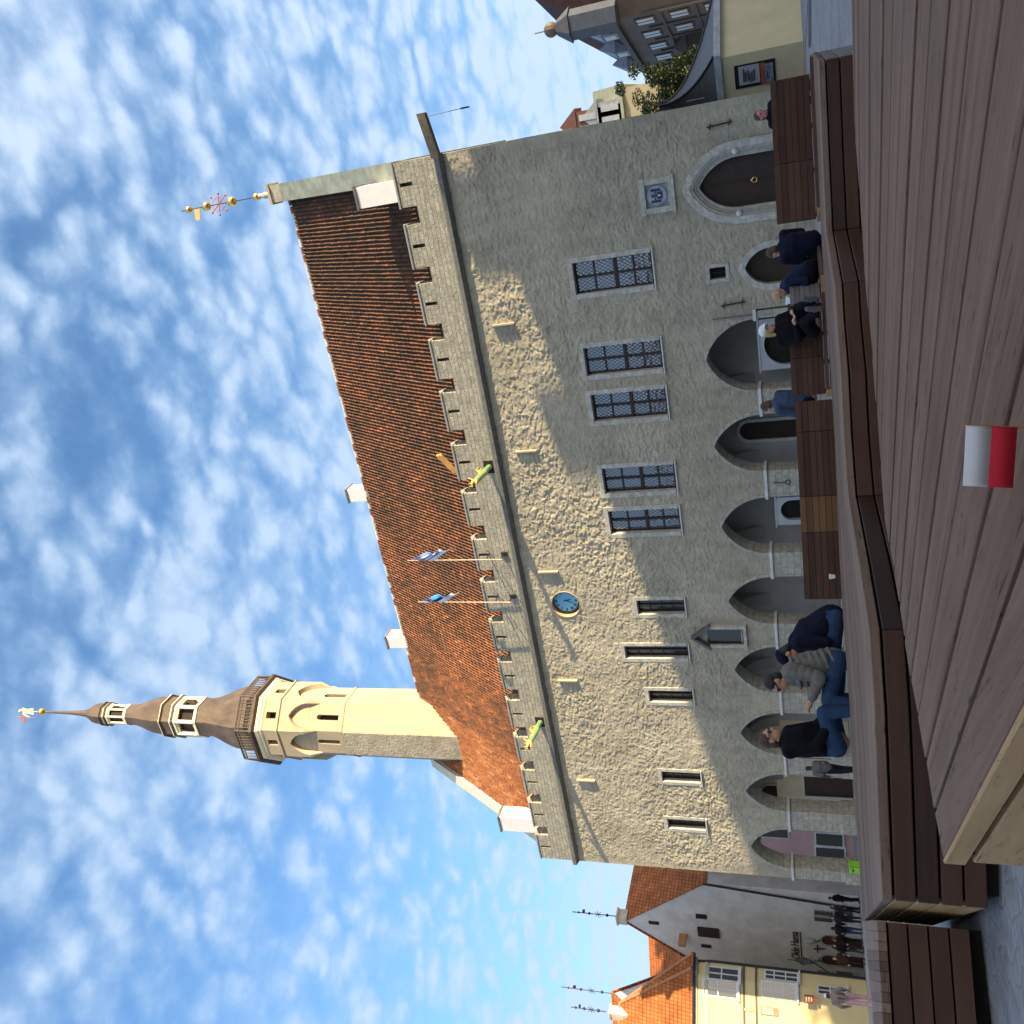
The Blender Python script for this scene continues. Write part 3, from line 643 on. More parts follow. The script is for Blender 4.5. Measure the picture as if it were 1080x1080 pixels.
Y0R, Z0R, YR, ZR = .70, 15.10, 7.3, 24.75
def roof():
    x0, x1 = .55, 36.15; nt = 190; tw = (x1-x0)/nt; SL = math.hypot(YR-Y0R, ZR-Z0R); nc = 33; cl = SL/nc
    d = np.array([0, (YR-Y0R)/SL, (ZR-Z0R)/SL]); nrm = np.array([0, -d[2], d[1]])
    prof = [(0, 0), (.10, .035), (.22, .078), (.34, .095), (.46, .078), (.58, .035), (.66, 0), (.83, -.012)]
    us = np.array([(k+u)*tw for k in range(nt) for u, h in prof]+[nt*tw]); hs = np.array([h for k in range(nt) for u, h in prof]+[0.0])
    rs = np.random.RandomState(3)
    rowv = []; rowh = []
    for c in range(nc):
        for t, hh in ((0, .030), (.04, .034), (.96, .002)): rowv.append((c+t)*cl); rowh.append(hh)
    rowv.append(nc*cl); rowh.append(.02)
    rowv = np.array(rowv); rowh = np.array(rowh); U, S = np.meshgrid(us, rowv)
    sag = .05*np.sin(U/36*pi*3+.6)*np.sin(S/SL*pi)
    H = hs[None, :]*1.15+rowh[:, None]+sag
    tid = np.arange(len(us))//len(prof); cid = np.minimum(np.arange(len(rowv))//3, nc)
    jit = rs.rand(nc+1, nt+1); H += (jit[cid[:, None], tid[None, :]]-.5)*.014; U = U+(rs.rand(nc+1, nt+1)[cid[:, None], tid[None, :]]-.5)*.02
    P = np.zeros(U.shape+(3,)); off = wloc(TH)
    P[..., 0] = x0+U; P[..., 1] = Y0R+S*d[1]+H*nrm[1]; P[..., 2] = Z0R+S*d[2]+H*nrm[2]
    P -= np.array(off)
    nr, ncol = U.shape; idx = np.arange(nr*ncol).reshape(nr, ncol)
    q = np.stack([idx[:-1, :-1], idx[:-1, 1:], idx[1:, 1:], idx[1:, :-1]], -1).reshape(-1, 4)
    # tile tone: fresh and orange at the east end, darker towards the west
    t1 = rs.rand(nc+1, nt+1)
    cc, tt = np.meshgrid(np.arange(nc+1), np.arange(nt+1), indexing='ij')
    big = vn(tt/14.0+3, cc/5.0+9)*.6+vn(tt/4.0+13, cc/2.5+2)*.4
    xw = x0+tt*tw
    base = .43-.0085*(xw-2)+.20*(big-.5)*2+np.where(xw < 5.5, .22, 0)*(1)
    base = np.clip(base, .12, .75)
    val = np.clip(base+(t1-.5)*.30+(rs.rand(nc+1, nt+1) > .95)*.22, 0, 1)
    fv = val[cid[:-1][:, None], np.minimum(tid[:-1], nt)[None, :]]
    pan = (np.arange(len(us)-1) % len(prof) >= 6)                        # shade of the channels between the tiles, put into the tone
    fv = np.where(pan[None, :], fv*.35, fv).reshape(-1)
    me = bpy.data.meshes.new('roof'); me.vertices.add(nr*ncol); me.vertices.foreach_set('co', P.reshape(-1).astype(np.float32))
    me.loops.add(q.size); me.loops.foreach_set('vertex_index', q.ravel().astype(np.int32)); me.polygons.add(len(q)); me.polygons.foreach_set('loop_start', np.arange(0, q.size, 4, dtype=np.int32))
    me.update(calc_edges=True)
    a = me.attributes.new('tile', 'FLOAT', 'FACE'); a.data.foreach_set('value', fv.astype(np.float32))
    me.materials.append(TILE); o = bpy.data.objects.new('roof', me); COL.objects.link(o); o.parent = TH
    MB().add([(x0, YR, ZR), (x1, YR, ZR), (x1, 14.4, 14.6), (x0, 14.4, 14.6)], [(0, 1, 2, 3)]).build('roof', FTILE, TH)
    # ridge tiles bedded in pale mortar
    g = MB()
    for k in range(88):
        xa = x0+k*(x1-x0)/88; r = .14
        g.tube([(xa, YR, ZR+.03), (xa+.36, YR, ZR+.05)], r, 8, 0 if R.random() < .55 else 1, r*.9)
    g.build('ridge_tiles', [mat('mortar_ridge', (.62, .58, .50), .85, .2, 8), mat('ridge_clay', (.26, .11, .06), .8, .3, 5)], TH)
    # gables: masonry closing both ends, metal coping on top
    for (xa, xb, zt) in ((0.0, .62, 24.85), (36.08, 36.8, 25.15)):
        zb = ZL; g = MB(); lift = .42 if xa > 1 else .30
        poly = [(xa, .62, zb), (xa, .62, 15.35), (xa, 7.0, ZR+lift-.05), (xa, 7.6, ZR+lift-.05), (xa, 14.5, 15.2), (xa, 14.5, zb)]
        g.prism(poly, (xb-xa, 0, 0)); gb = g.build('gable', WHITEW if xa < 1 else PARAP, TH)
        c = MB(); e = .06
        dy, dz = 7.0-.5, ZR+lift-15.3; L_ = math.hypot(dy, dz); ny, nz_ = -dz/L_, dy/L_
        for (pa, pb, sgn) in (((.5, 15.3), (7.0, ZR+lift), -1), ((14.6, 15.2), (7.6, ZR+lift), 1)):
            c.prism([(xa-e, pa[0], pa[1]), (xa-e, pb[0], pb[1]), (xa-e, pb[0]+ny*.1*(-sgn)*-1, pb[1]+.08), (xa-e, pa[0]+ny*.1*(-sgn)*-1, pa[1]+.08)], (xb-xa+2*e, 0, 0))
        c.build('coping', VERDI if xa > 1 else mat('cream_coping', (.62, .60, .48), .75, .1, 4), gb)
    # pedestal and gilded vane on the west gable
    g = MB(); X = 36.45
    g.box(X-.42, X+.42, 6.9, 7.75, 24.95, 25.55); g.box(X-.5, X+.5, 6.8, 7.85, 25.55, 25.68); g.lathe(X, 7.3, [(.2, 25.68), (.24, 25.75), (.13, 25.95), (.17, 26.15), (.1, 26.3), (.13, 26.5)], 10)
    pd = g.build('pedestal', mat('pedestal_stone', (.48, .44, .34), .8, .2, 5), TH)
    g = MB(); g.tube([(X, 7.3, 26.5), (X, 7.3, 31.3)], .03, 6); v = g.build('vane', IRON, pd)
    v.parent = TH; v.location = (0, 0, 0)
    for z, r in ((26.65, .2), (28.15, .26), (29.72, .24), (30.85, .19)): MB().ball((X, 7.3, z), r).build('gilded_ball', GOLD, v, smooth=True)
    g = MB()
    for k in range(8):
        a = k*pi/4; g.tube([(X, 7.3, 28.95), (X+.62*cos(a)*.83, 7.3+.62*cos(a)*.3, 28.95+.62*sin(a))], .025, 5)
        p = (X+.62*cos(a)*.83, 7.3+.62*cos(a)*.3, 28.95+.62*sin(a)); g.ball(p, .06, 6, 4)
        p = np.array((X+.38*cos(a)*.83, 7.3+.38*cos(a)*.3, 28.95+.38*sin(a))); t = np.array((-sin(a)*.83, -sin(a)*.3, cos(a)))*.13; g.tube([p-t, p+t], .02, 5)
    g.build('iron_star', REDIRON, v)
    g = MB(); g.prism([(X-.02, 7.28, 30.15), (X-.55, 7.1, 30.2), (X-.62, 7.08, 30.35), (X-.5, 7.12, 30.5), (X-.02, 7.28, 30.5)], (0, .03, 0)); g.build('pennant', GOLD, v)
    # chimneys
    dk = mat('chimney_cap', (.16, .15, .14), .7)
    def chim(cx, cy, w, d_, z0, z1):
        g = MB(); g.box(cx-w/2, cx+w/2, cy-d_/2, cy+d_/2, z0, z1); c = g.build('chimney', WHITEC, TH)
        g = MB(); g.box(cx-w/2-.07, cx+w/2+.07, cy-d_/2-.07, cy+d_/2+.07, z1, z1+.1); g.build('chimney_cap', dk, c)
    chim(35.72, 1.35, .85, .9, 15.2, 18.0); chim(19.65, 7.6, .75, .8, 24.2, 26.0); chim(9.6, 7.6, .8, .9, 24.0, 26.0); chim(1.55, 1.2, 1.0, .9, 15.2, 18.1)
    # a fresh wooden trough lying at the eave
    g = MB(); a = on_y(466, 480, .75); b = on_y(484, 498, .75); g.prism([a+(0, -.06, 0), a+(0, .2, .1), a+(0, .2, .3), a+(0, -.06, .3)], b-a); g.build('roof_trough', mat('fresh_board', (.55, .30, .10), .7), TH)
roof()

def octp(a): return a/cos(pi/8)
def tower():
    CX, CY = 3.2, 7.3; ph = pi/8
    def lathe(prof, m, name, par, n=8, smooth=False):
        g = MB(); g.lathe(CX, CY, [(octp(a), z) for a, z in prof], n, ph); return g.build(name, m, par, smooth)
    a0 = 2.13
    g = MB(); g.lathe(CX, CY, [(octp(a0+.05), 14), (octp(a0), 29.9)], 8, ph)
    t = g.build('tower', [SMOOTHP], TH)
    # rough cast panels on the two north faces of the shaft
    for k in (-2, 2):
        an = k*pi/4; n_ = np.array((cos(an), sin(an), 0)); tt = np.array((-sin(an), cos(an), 0)); hw = a0*math.tan(pi/8)-.005
        c0 = np.array((CX, CY, 0))+n_*(a0+.055); g = MB(); g.obox(c0+np.array((0, 0, 24.9)), tt*hw, n_*.03, np.array((0, 0, 4.9))); g.build('rough_face', ROUGH, t)
    # smooth upper shaft with slit windows: eight wall panels with a slit each
    def slits(z0, z1, a, sw, sz0, sz1, arched, m, name, depth=.45):
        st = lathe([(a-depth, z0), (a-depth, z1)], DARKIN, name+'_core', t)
        g = MB(); hw = a*math.tan(pi/8)
        for k in range(8):
            an = k*pi/4; n_ = np.array((cos(an), sin(an), 0)); tt = np.array((-sin(an), cos(an), 0)); c = np.array((CX, CY, 0))+n_*a
            P = lambda u, z, dd=0: c+tt*u-n_*dd+np.array((0, 0, z))
            nn = 8; top = [(-sw/2+sw*i/nn, sz1+(sqrt(max(0, (sw/2)**2-(-sw/2+sw*i/nn)**2)) if arched else 0)) for i in range(nn+1)]
            g.add([P(-hw, z0), P(hw, z0), P(hw, sz0), P(-hw, sz0)], [(0, 1, 2, 3)])
            g.add([P(-hw, sz0), P(-sw/2, sz0), P(-sw/2, sz1), P(-hw, sz1)], [(0, 1, 2, 3)]); g.add([P(sw/2, sz0), P(hw, sz0), P(hw, sz1), P(sw/2, sz1)], [(0, 1, 2, 3)])
            vs = [P(-hw, sz1)]+[P(u, z) for u, z in top]+[P(hw, sz1), P(hw, z1), P(-hw, z1)]; g.add(vs, [tuple(range(len(vs)))])
            loop = [(-sw/2, sz0)]+top+[(sw/2, sz0)]; m_ = len(loop)
            vs = [P(u, z) for u, z in loop]+[P(u, z, depth) for u, z in loop]; g.add(vs, [(i, (i+1) % m_, m_+(i+1) % m_, m_+i) for i in range(m_)])
        return g.build(name, m, t, fix=False)
    slits(29.9, 32.4, a0-.0, .34, 30.2, 31.65, True, SMOOTHP, 'slit_stage')
    lathe([(a0+.05, 29.82), (a0+.06, 29.95)], SMOOTHP, 'string_course', t)
    # niche stage: corbelled blind arches on every face
    g = MB(); A = 2.47; hw = A*math.tan(pi/8)
    for k in range(8):
        an = k*pi/4; n_ = np.array((cos(an), sin(an), 0)); tt = np.array((-sin(an), cos(an), 0)); c = np.array((CX, CY, 0))
        P = lambda u, z, a_: c+n_*a_+tt*u*(a_/A)+np.array((0, 0, z))
        ap = arch_pts(hw*1.62, 1.3, 0, 10); zs = 32.45
        ap = [(x, zs+z) for x, z in ap]
        top = 34.45
        vs = [P(hw, zs, A)]+[P(x, z, A) for x, z in ap]+[P(-hw, zs, A), P(-hw, top, A), P(hw, top, A)]; g.add(vs, [tuple(range(len(vs)))])
        m_ = len(ap); vs = [P(x, z, A) for x, z in ap]+[P(x, z, a0-.02) for x, z in ap]; g.add(vs, [(i, i+1, m_+i+1, m_+i) for i in range(m_-1)])
        # tapering corbels under the springers
        e = ap[0][0]
        for s in (-1, 1):
            vs = [P(s*e, zs, A), P(s*hw, zs, A), P(s*hw, zs-.75, a0+.02), P(s*hw*.97, zs-.75, a0), P(s*e, zs, a0-.02)]
            g.add(vs, [(0, 1, 2, 3), (0, 3, 4), (1, 0, 4)])
        g.add([P(-hw, 32.41, a0), P(hw, 32.41, a0), P(hw, top, a0), P(-hw, top, a0)], [(0, 1, 2, 3)])
    g.build('niche_stage', SMOOTHP, t)
    lathe([(A-.02, 34.40), (A+.10, 34.44), (A+.10, 34.52), (A-.02, 34.58)], mat('drip_course', (.40, .34, .24), .7), 'drip_course', t)
    slits(34.5, 35.75, A-.06, .42, 34.75, 35.5, False, SMOOTHP, 'window_stage', .5)
    lathe([(2.42, 35.66), (2.52, 35.72), (2.52, 35.8), (2.62, 35.86), (2.70, 36.0), (2.70, 36.06)], CREAMT, 'cornice', t)
    lathe([(2.72, 36.05), (2.92, 36.16), (2.95, 36.32), (2.80, 36.38)], COPPERD, 'gallery_deck', t)
    g = MB(); ra = 2.76
    for k in range(8):
        a1, a2 = ph+k*pi/4, ph+(k+1)*pi/4; p = np.array((CX+octp(ra)*cos(a1), CY+octp(ra)*sin(a1), 0)); q = np.array((CX+octp(ra)*cos(a2), CY+octp(ra)*sin(a2), 0))
        for z, r in ((36.46, .045), (37.5, .06), (37.25, .03)): g.tube([p+(0, 0, z), q+(0, 0, z)], r, 6)
        for i in range(10): 
            s = p+(q-p)*i/10; g.tube([s+(0, 0, 36.4), s+(0, 0, 37.5)], .035 if i else .06, 5)
        for i in range(9):
            s = p+(q-p)*(i+.5)/10; g.tube([s+(0, 0, 37.25), s+(0, 0, 37.5)], .028, 5)
    g.build('railing', COPPERD, t)
    lathe([(2.12, 36.3), (2.14, 38.1), (2.10, 38.5), (1.98, 38.95), (1.80, 39.5), (1.58, 40.1), (1.40, 40.65), (1.30, 41.2), (1.26, 41.95)], COPPER, 'lower_cap', t)
    def lantern(z0, z1, a, m, name, arch=.18):
        g = MB(); g.lathe(CX, CY, [(octp(a+.04), z0-.04), (octp(a+.04), z0+.18)], 8, ph); g.lathe(CX, CY, [(octp(a+.05), z1-.16), (octp(a+.05), z1+.04)], 8, ph)
        for k in range(8):
            an = ph+k*pi/4; p = np.array((CX+octp(a-.06)*cos(an), CY+octp(a-.06)*sin(an), 0)); g.tube([p+(0, 0, z0+.1), p+(0, 0, z1-.1)], a*.105, 6)
            an = k*pi/4; n_ = np.array((cos(an), sin(an), 0)); tt = np.array((-sin(an), cos(an), 0)); hw = a*math.tan(pi/8)*.86; c = np.array((CX, CY, 0))+n_*(a-.05)
            for i in range(6):                                # scalloped fringe over each opening
                u = -hw+2*hw*(i+.5)/6; g.obox(c+tt*u+(0, 0, z1-.16-arch/2), tt*hw/8.5, n_*.03, np.array((0, 0, arch/2)))
        o = g.build(name, m, t)
        lathe([(a*.5, z0), (a*.5, z1)], DARKIN, name+'_core', o) if False else None
        g = MB(); g.lathe(CX, CY, [(octp(a*.72), z0), (octp(a*.72), z1)], 8, ph); c = g.build('lantern_shade_core', mat('lantern_shade_brown', (.022, .016, .013), .8), t)  # dark solid core painted as the shade inside the lantern
        g = MB(); g.lathe(CX, CY, [(octp(a), z0-.02), (octp(a), z0+.03)], 8, ph); g.build('lantern_floor', COPPERD, t)
    lantern(42.0, 43.85, 1.30, CREAMT, 'bell_lantern')
    lathe([(1.36, 43.85), (1.42, 43.95), (1.44, 44.05), (1.30, 44.12), (1.32, 44.85), (1.47, 44.92), (1.47, 45.02), (1.30, 45.1)], COPPER, 'lantern_moulding', t)
    lathe([(1.475, 44.0), (1.48, 44.07)], CREAMT, 'cream_band', t); lathe([(1.485, 44.93), (1.49, 44.98)], CREAMT, 'cream_band', t)
    lathe([(1.28, 45.05), (1.30, 45.7), (1.24, 46.1), (1.10, 46.6), (.93, 47.15), (.80, 47.7), (.72, 48.2), (.69, 48.7)], COPPER, 'middle_cap', t)
    lantern(48.7, 50.45, .69, CREAMT, 'upper_lantern', .1)
    lathe([(.72, 50.42), (.84, 50.5), (.84, 50.6), (.74, 50.66), (.76, 50.9), (.86, 50.95), (.86, 51.02), (.74, 51.1), (.75, 51.55), (.66, 51.95), (.45, 52.4), (.28, 52.8)], COPPER, 'upper_cap', t)
    lathe([(.76, 50.66), (.77, 50.72)], CREAMT, 'cream_band', t)
    g = MB(); g.lathe(CX, CY, [(.28, 52.75), (.2, 53.5), (.13, 54.6), (.08, 56.9)], 8); g.build('spire', COPPER, t)
    g = MB(); g.ball((CX, CY, 57.25), .29); g.build('gilded_ball', GOLD, t)
    # little guardsman weather vane: a sheet-metal figure with banner
    g = MB(); g.tube([(CX, CY, 57.5), (CX, CY, 59.6)], .03, 6); 
    d = np.array((.83, .36, 0)); nrm = np.array((-.36, .83, 0))
    def plate(pts, th=.05): g.prism([np.array((CX, CY, 0))+d*u+np.array((0, 0, z))-nrm*th/2 for u, z in pts], nrm*th)
    plate([(-.28, 58.05), (-.1, 58.05), (-.02, 58.5), (.1, 58.05), (.3, 58.05), (.2, 58.75), (.3, 59.2), (-.3, 59.2), (-.18, 58.75)])
    g.ball((CX, CY, 59.38), .16); plate([(-.55, 58.55), (-.3, 59.15), (-.22, 59.05), (-.45, 58.5)], .05)
    g.build('weathervane_figure', mat('pale_gilt', (.50, .46, .33), .5, .08, 6), t)
    g = MB(); g.tube([np.array((CX, CY, 57.9))-d*.52, np.array((CX, CY, 60.0))-d*.5], .022, 5); q = np.array((CX, CY, 0))-d*.52
    g.prism([q+(0, 0, 59.0), q-d*.5+(0, 0, 59.06), q-d*.42+(0, 0, 59.2), q-d*.5+(0, 0, 59.34), q+(0, 0, 59.4)], nrm*.03); g.build('banner', REDIRON, t)
tower()

def clock():
    c = np.array((16.46, .58, 11.79)); r = .64; q = np.array((16.40, 0, 11.75)); g = MB()
    n = 40; A = [q+(.68*cos(2*pi*i/n), -.055, .68*sin(2*pi*i/n)) for i in range(n)]; B = [p+(0, .42, 0) for p in A]; O = [q+(.705*cos(2*pi*i/n), -.055, .705*sin(2*pi*i/n)) for i in range(n)]; O2 = [p+(0, .08, 0) for p in O]
    g.add(A+B+O+O2, [(i, (i+1) % n, n+(i+1) % n, n+i) for i in range(n)]+[(i, (i+1) % n, 2*n+(i+1) % n, 2*n+i) for i in range(n)]+[(2*n+i, 2*n+(i+1) % n, 3*n+(i+1) % n, 3*n+i) for i in range(n)])
    k = g.build('clock', mat('clock_reveal', (.52, .38, .22), .7, .1, 5), TH)
    g = MB(); g.tube([c+(0, -.34, 0), c+(0, -.355, 0)], r, 40); f = g.build('clock_face', mat('blue_dial', (.15, .45, .70), .45, .08, 4), k)
    g = MB(); g.tube([c+(r*.97*cos(a), -.36, r*.97*sin(a)) for a in np.linspace(0, 2*pi, 37)], .03, 6); g.build('dial_ring', mat('dial_ring', (.05, .045, .04), .5), k)
    g = MB()
    num = {12: 'XII', 1: 'I', 2: 'II', 3: 'III', 4: 'IIII', 5: 'V', 6: 'VI', 7: 'VII', 8: 'VIII', 9: 'IX', 10: 'X', 11: 'XI'}
    for h, s in num.items():
        a = pi/2-h*pi/6; ra = np.array((cos(a), 0, sin(a))); ta = np.array((sin(a), 0, -cos(a))); n = len(s)
        for i, ch in enumerate(s):
            o = c+(0, -.362, 0)+ra*(r*.76)+ta*((i-(n-1)/2)*.042)
            if ch == 'I': g.obox(o, ta*.008, (0, .005, 0), ra*.07)
            else:
                for sg in (-1, 1):
                    if ch == 'V': g.obox(o+ta*sg*.01, ta*.008, (0, .005, 0), ra*.068+ta*sg*.016)
                    else: g.obox(o, ta*.008, (0, .005+.001*sg, 0), ra*.068+ta*sg*.022)
    g.build('roman_numerals', IRON, f)
    for (nm, ln, wd, ang) in (('minute_hand', .5, .022, -1.92), ('hour_hand', .34, .03, -1.25)):
        d = np.array((cos(ang), 0, sin(ang))); t = np.array((-d[2], 0, d[0])); g = MB()
        y = -.375 if nm[0] == 'm' else -.368
        g.prism([c+(0, y, 0)-d*.1-t*wd*.6, c+(0, y, 0)-t*wd+d*ln*.3, c+(0, y, 0)+d*ln, c+(0, y, 0)+t*wd+d*ln*.3, c+(0, y, 0)-d*.1+t*wd*.6], (0, .004, 0)); g.build(nm, IRON, k)
clock()

def dragons():
    gr = mat('green_dragon_paint', (.17, .29, .14), .5, .15, 6); ye = mat('gilded_dragon', (.66, .52, .16), .45, .15, 8); rd = mat('dark_red_mouth', (.10, .03, .03), .6)
    for X in (23.62, 9.45):
        z = 14.2; g = MB()
        path = [np.array((X, -.0, z-.02)), np.array((X, -.35, z+.03)), np.array((X, -.75, z-.02)), np.array((X, -1.15, z+.04)), np.array((X, -1.62, z+.10))]
        g.tube(path, .135, 8, 0, .10); d = g.build('waterspout', gr, TH)
        g = MB(); h = np.array((X, -1.72, z+.13)); g.ball(h, .17, 8, 6, 0, (.8, 1.1, .9)); g.obox(h+(0, -.22, .02), (.09, 0, 0), (0, .16, 0), (0, 0, .045)); g.obox(h+(0, -.2, -.14), (.08, 0, 0), (0, .14, .03), (0, 0, .03))
        for s in (-1, 1):
            g.tube([h+(s*.08, .05, .12), h+(s*.14, .18, .34)], .035, 5, 0, .01); g.tube([h+(s*.07, -.32, .06), h+(s*.07, -.36, .16)], .02, 5)
            w = np.array((X+s*.06, -1.1, z+.05)); MB().prism([w, w+(s*.22, .1, .2), w+(s*.26, .24, .12), w+(s*.18, .36, .1), w+(s*.05, .4, .0)], (0, .0, .03)).build('wing', ye, d)
        for j in range(7): g.prism([np.array((X, -.5-.17*j, z+.06)), np.array((X, -.42-.17*j, z+.3)), np.array((X, -.36-.17*j, z+.12))], (.02, 0, 0))
        g.build('dragon_head', ye, d)
        g = MB(); g.obox(h+(0, -.2, -.06), (.07, 0, 0), (0, .15, 0), (0, 0, .05)); g.build('dragon_mouth', rd, d)
        g = MB(); g.box(X-.3, X+.3, -.04, .02, z-.28, z+.24); g.build('spout_socket', DARKIN, d)
dragons()

def flags():
    for (X, lab, kind, y0) in ((19.2, 'slanting flagpole with limp blue and white striped city flag on the battlements', 0, 588), (16.9, 'slanting flagpole with limp blue, black and white flag above the clock', 1, 634)):
        zb = 14.25; t = thing('flagpole', lab, 'flagpole', (X, -.5, zb), 'flagpoles on the battlements')
        b = np.array((X, -.62, zb)); e = np.array((X+.16, -.72, zb+4.75))
        MB().tube([b, e], .038, 8, 0, .026).build('pole', mat('pole_paint', (.42, .34, .27), .5), t)
        g = MB(); g.tube([b+(0, 0, .1), (X, -.0, zb+.05)], .03, 6); g.tube([b+(.01, 0, .75), (X-.0, -.0, zb+.85)], .03, 6); g.box(X-.1, X+.1, -.10, -.02, zb-.1, zb+.2)
        g.tube([b+(0, -.0, .3), b+(.35, .3, .75)], .02, 5); g.build('bracket', IRON, t)
        # limp cloth: hangs from the pole head in gathered folds
        n, m_ = 10, 14; V = []; F = []; mi = []
        top = e+(0, 0, -.12)
        for i in range(n+1):
            for j in range(m_+1):
                u = i/n; v = j/m_                       # u across stripes (down the hoist), v along the fly
                p = top+np.array((0, 0, -1.3*u))
                fly = 1.6*v
                p = p+np.array((.62*fly*(.55+.25*u)*1.0, -.25*fly+.10*sin(v*9+u*4), -.78*fly*(1-.12*u)-.06*sin(v*7+u*6)))
                p = p+np.array((.07*sin(u*9+v*3), .09*sin(u*11+v*2), 0))*v
                V.append(p)
        for i in range(n):
            for j in range(m_):
                a = i*(m_+1)+j; F.append((a, a+1, a+m_+2, a+m_+1)); u = (i+.5)/n
                mi.append(int(u*3) if kind else int(u*6) % 2)
        g = MB()
        for f, k in zip(F, mi): g.f.append(f); g.mi.append(k); g.uv.append(None)
        g.v = [tuple(p) for p in V]
        fl = g.build('flag', [FLAGB, FLAGK, FLAGW] if kind else [FLAGL, FLAGW], t, smooth=True, fix=False)
        so_ = fl.modifiers.new('thick', 'SOLIDIFY'); so_.thickness = .008
flags()

# ================================================================== NEIGHBOURS
def house(name, label, cat, foot, z0, z1, wallm, ridge, roofm, group=None, over=.25):
    """foot: 4 ground corners (a,b,c,d) ; ridge: two 3D points above edges d-a and b-c"""
    t = thing(name, label, cat, (foot[0][0], foot[0][1], z0), group)
    g = MB(); n = len(foot)
    g.prism([(x, y, z0) for x, y in foot], (0, 0, z1-z0))
    r0, r1 = np.array(ridge[0], float), np.array(ridge[1], float)
    A, B, C, D = [np.array((x, y, z1), float) for x, y in foot]
    g.add([D, A, r0], [(0, 1, 2)]); g.add([B, C, r1], [(0, 1, 2)])
    w = g.build('wall', wallm, t, fix=False)
    g = MB(); c = (A+B+C+D)/4
    def ov(p): q = p.copy(); v = (p-c); v[2] = 0; q += v/np.linalg.norm(v)*over; q[2] -= over*.5; return q
    v1 = (r1-r0)/np.linalg.norm(r1-r0)*over*.6; up = np.array((0, 0, .04))
    for (p, q) in ((A, B), (C, D)):
        e = [ov(p)+up, ov(q)+up, (r1+v1 if (p is A) else r0-v1)+up, (r0-v1 if (p is A) else r1+v1)+up]
        g.prism(e, (0, 0, .14))
    rf = g.build('roof', roofm, t)
    return t, w, rf
OHW = mat('old_white_render', (.62, .62, .60), .9, .14, .9, .5, 7, bd=.05)
def olde_hansa():
    Yg = 9.0
    pk = on_y(660, 971, Yg); re = on_y(744, 931, Yg); le = np.array((2*pk[0]-re[0], Yg, re[2]))
    zb = gz(pk[0])-.4; b = 16.0
    t, w, rf = house('restaurant_house', 'tall white gabled house with painted restaurant name beside the town hall', 'house',
        [(re[0], Yg), (re[0], Yg+b), (le[0], Yg+b), (le[0], Yg)], zb, re[2], OHW, [(pk[0], Yg, pk[2]), (pk[0], Yg+b, pk[2])], FTILE, over=.16)
    D = lambda x, y, dy=0: on_y(x, y, Yg+dy)
    def rect(x0, y0, x1, y1, m, name, th=.06, parent=t):
        a, b_ = D(x0, y0), D(x1, y1); g = MB(); g.box(min(a[0], b_[0]), max(a[0], b_[0]), Yg-th, Yg+.02, min(a[2], b_[2]), max(a[2], b_[2])); return g.build(name, m, parent)
    dk = DARKIN
    rect(684, 971, 695, 975, dk, 'attic_vent'); rect(733.5, 963.5, 745.5, 969, dk, 'attic_vent'); rect(739.5, 995.5, 750, 999.5, dk, 'attic_vent')
    h = rect(735.5, 977, 759, 988, MULL, 'loft_hatch', .16); 
    s = D(722, 986); g = MB(); g.box(s[0]-.14, s[0]+.14, Yg-.9, Yg, s[2]-.15, s[2]+.35); g.build('hoist_beam', ENDW, t)
    for (x0, y0, x1, y1) in ((858, 959, 900, 973), (862, 1023, 900, 1036)):
        f = rect(x0, y0, x1, y1, mat('grey_casement', (.30, .31, .31), .7), 'window', .05)
        ym = (y0+y1)/2; xm = (x0+x1)/2
        for (p, q, r_, s_) in ((x0+1, y0+1, xm-1, ym-.7), (x0+1, ym+.7, xm-1, y1-1), (xm+1, y0+1, x1-1, ym-.7), (xm+1, ym+.7, x1-1, y1-1)): rect(p, q, r_, s_, PANE, 'pane', .08, f)
    br = mat('red_brown_door', (.075, .028, .02), .6, .2, 3)
    for y in (990.5, 1011):
        a, b_ = D(866.5, y), D(907, y); w_ = .86; zs = a[2]-.43
        g = MB(); ring(g, a[0], w_, zs, .43, zb, 0, .12, Yg-.07, Yg+.02); d = g.build('door', GREYW, t)
        g = MB(); arch_panel(g, a[0], w_, zs, .43, zb, Yg-.04, Yg+.02); g.build('door_leaf', br, d)
        c = a[2]+.55
        g = MB(); g.ball((a[0], Yg-.25, c+.15), .26, 10, 8, 0, (.8, .6, 1.1)); g.build('wall_lamp', mat('pale_lamp_glass', (.42, .44, .44), .3), d)
        g = MB(); g.tube([(a[0], Yg-.25, c-.15), (a[0], Yg-.2, c-.4), (a[0], Yg, c-.45)], .035, 6); g.build('lamp_bracket', IRON, d)
    # torch cross between the doors
    g = MB(); a, b_ = D(858, 999.5), D(870, 999.5); g.tube([a+(0, -.1, 0), b_+(0, -.1, 0)], .05, 6); c = D(862, 999.5); g.tube([c+(-.35, -.1, 0), c+(.35, -.1, 0)], .04, 6); g.build('iron_cross', IRON, t); g = MB(); g.tube([D(862, 1008)+(0, -.1, 0), D(867, 1014)+(0, -.1, 0)], .02, 5); g.build('torch_rod', IRON, t)
    # lettering
    cu = bpy.data.curves.new('lettering', 'FONT'); cu.body = 'Olde Hansa'; cu.extrude = .02; cu.align_x = 'CENTER'; cu.size = 1.0
    tmp = bpy.data.objects.new('tmp', cu); COL.objects.link(tmp); dg = bpy.context.evaluated_depsgraph_get(); me = bpy.data.meshes.new_from_object(tmp.evaluated_get(dg)); bpy.data.objects.remove(tmp)
    p0, p1 = D(842, 1011), D(842, 983); wd = abs(p1[0]-p0[0]); cx = (p0[0]+p1[0])/2; xs = [v.co.x for v in me.vertices]; k = wd/(max(xs)-min(xs))
    off = wloc(t)
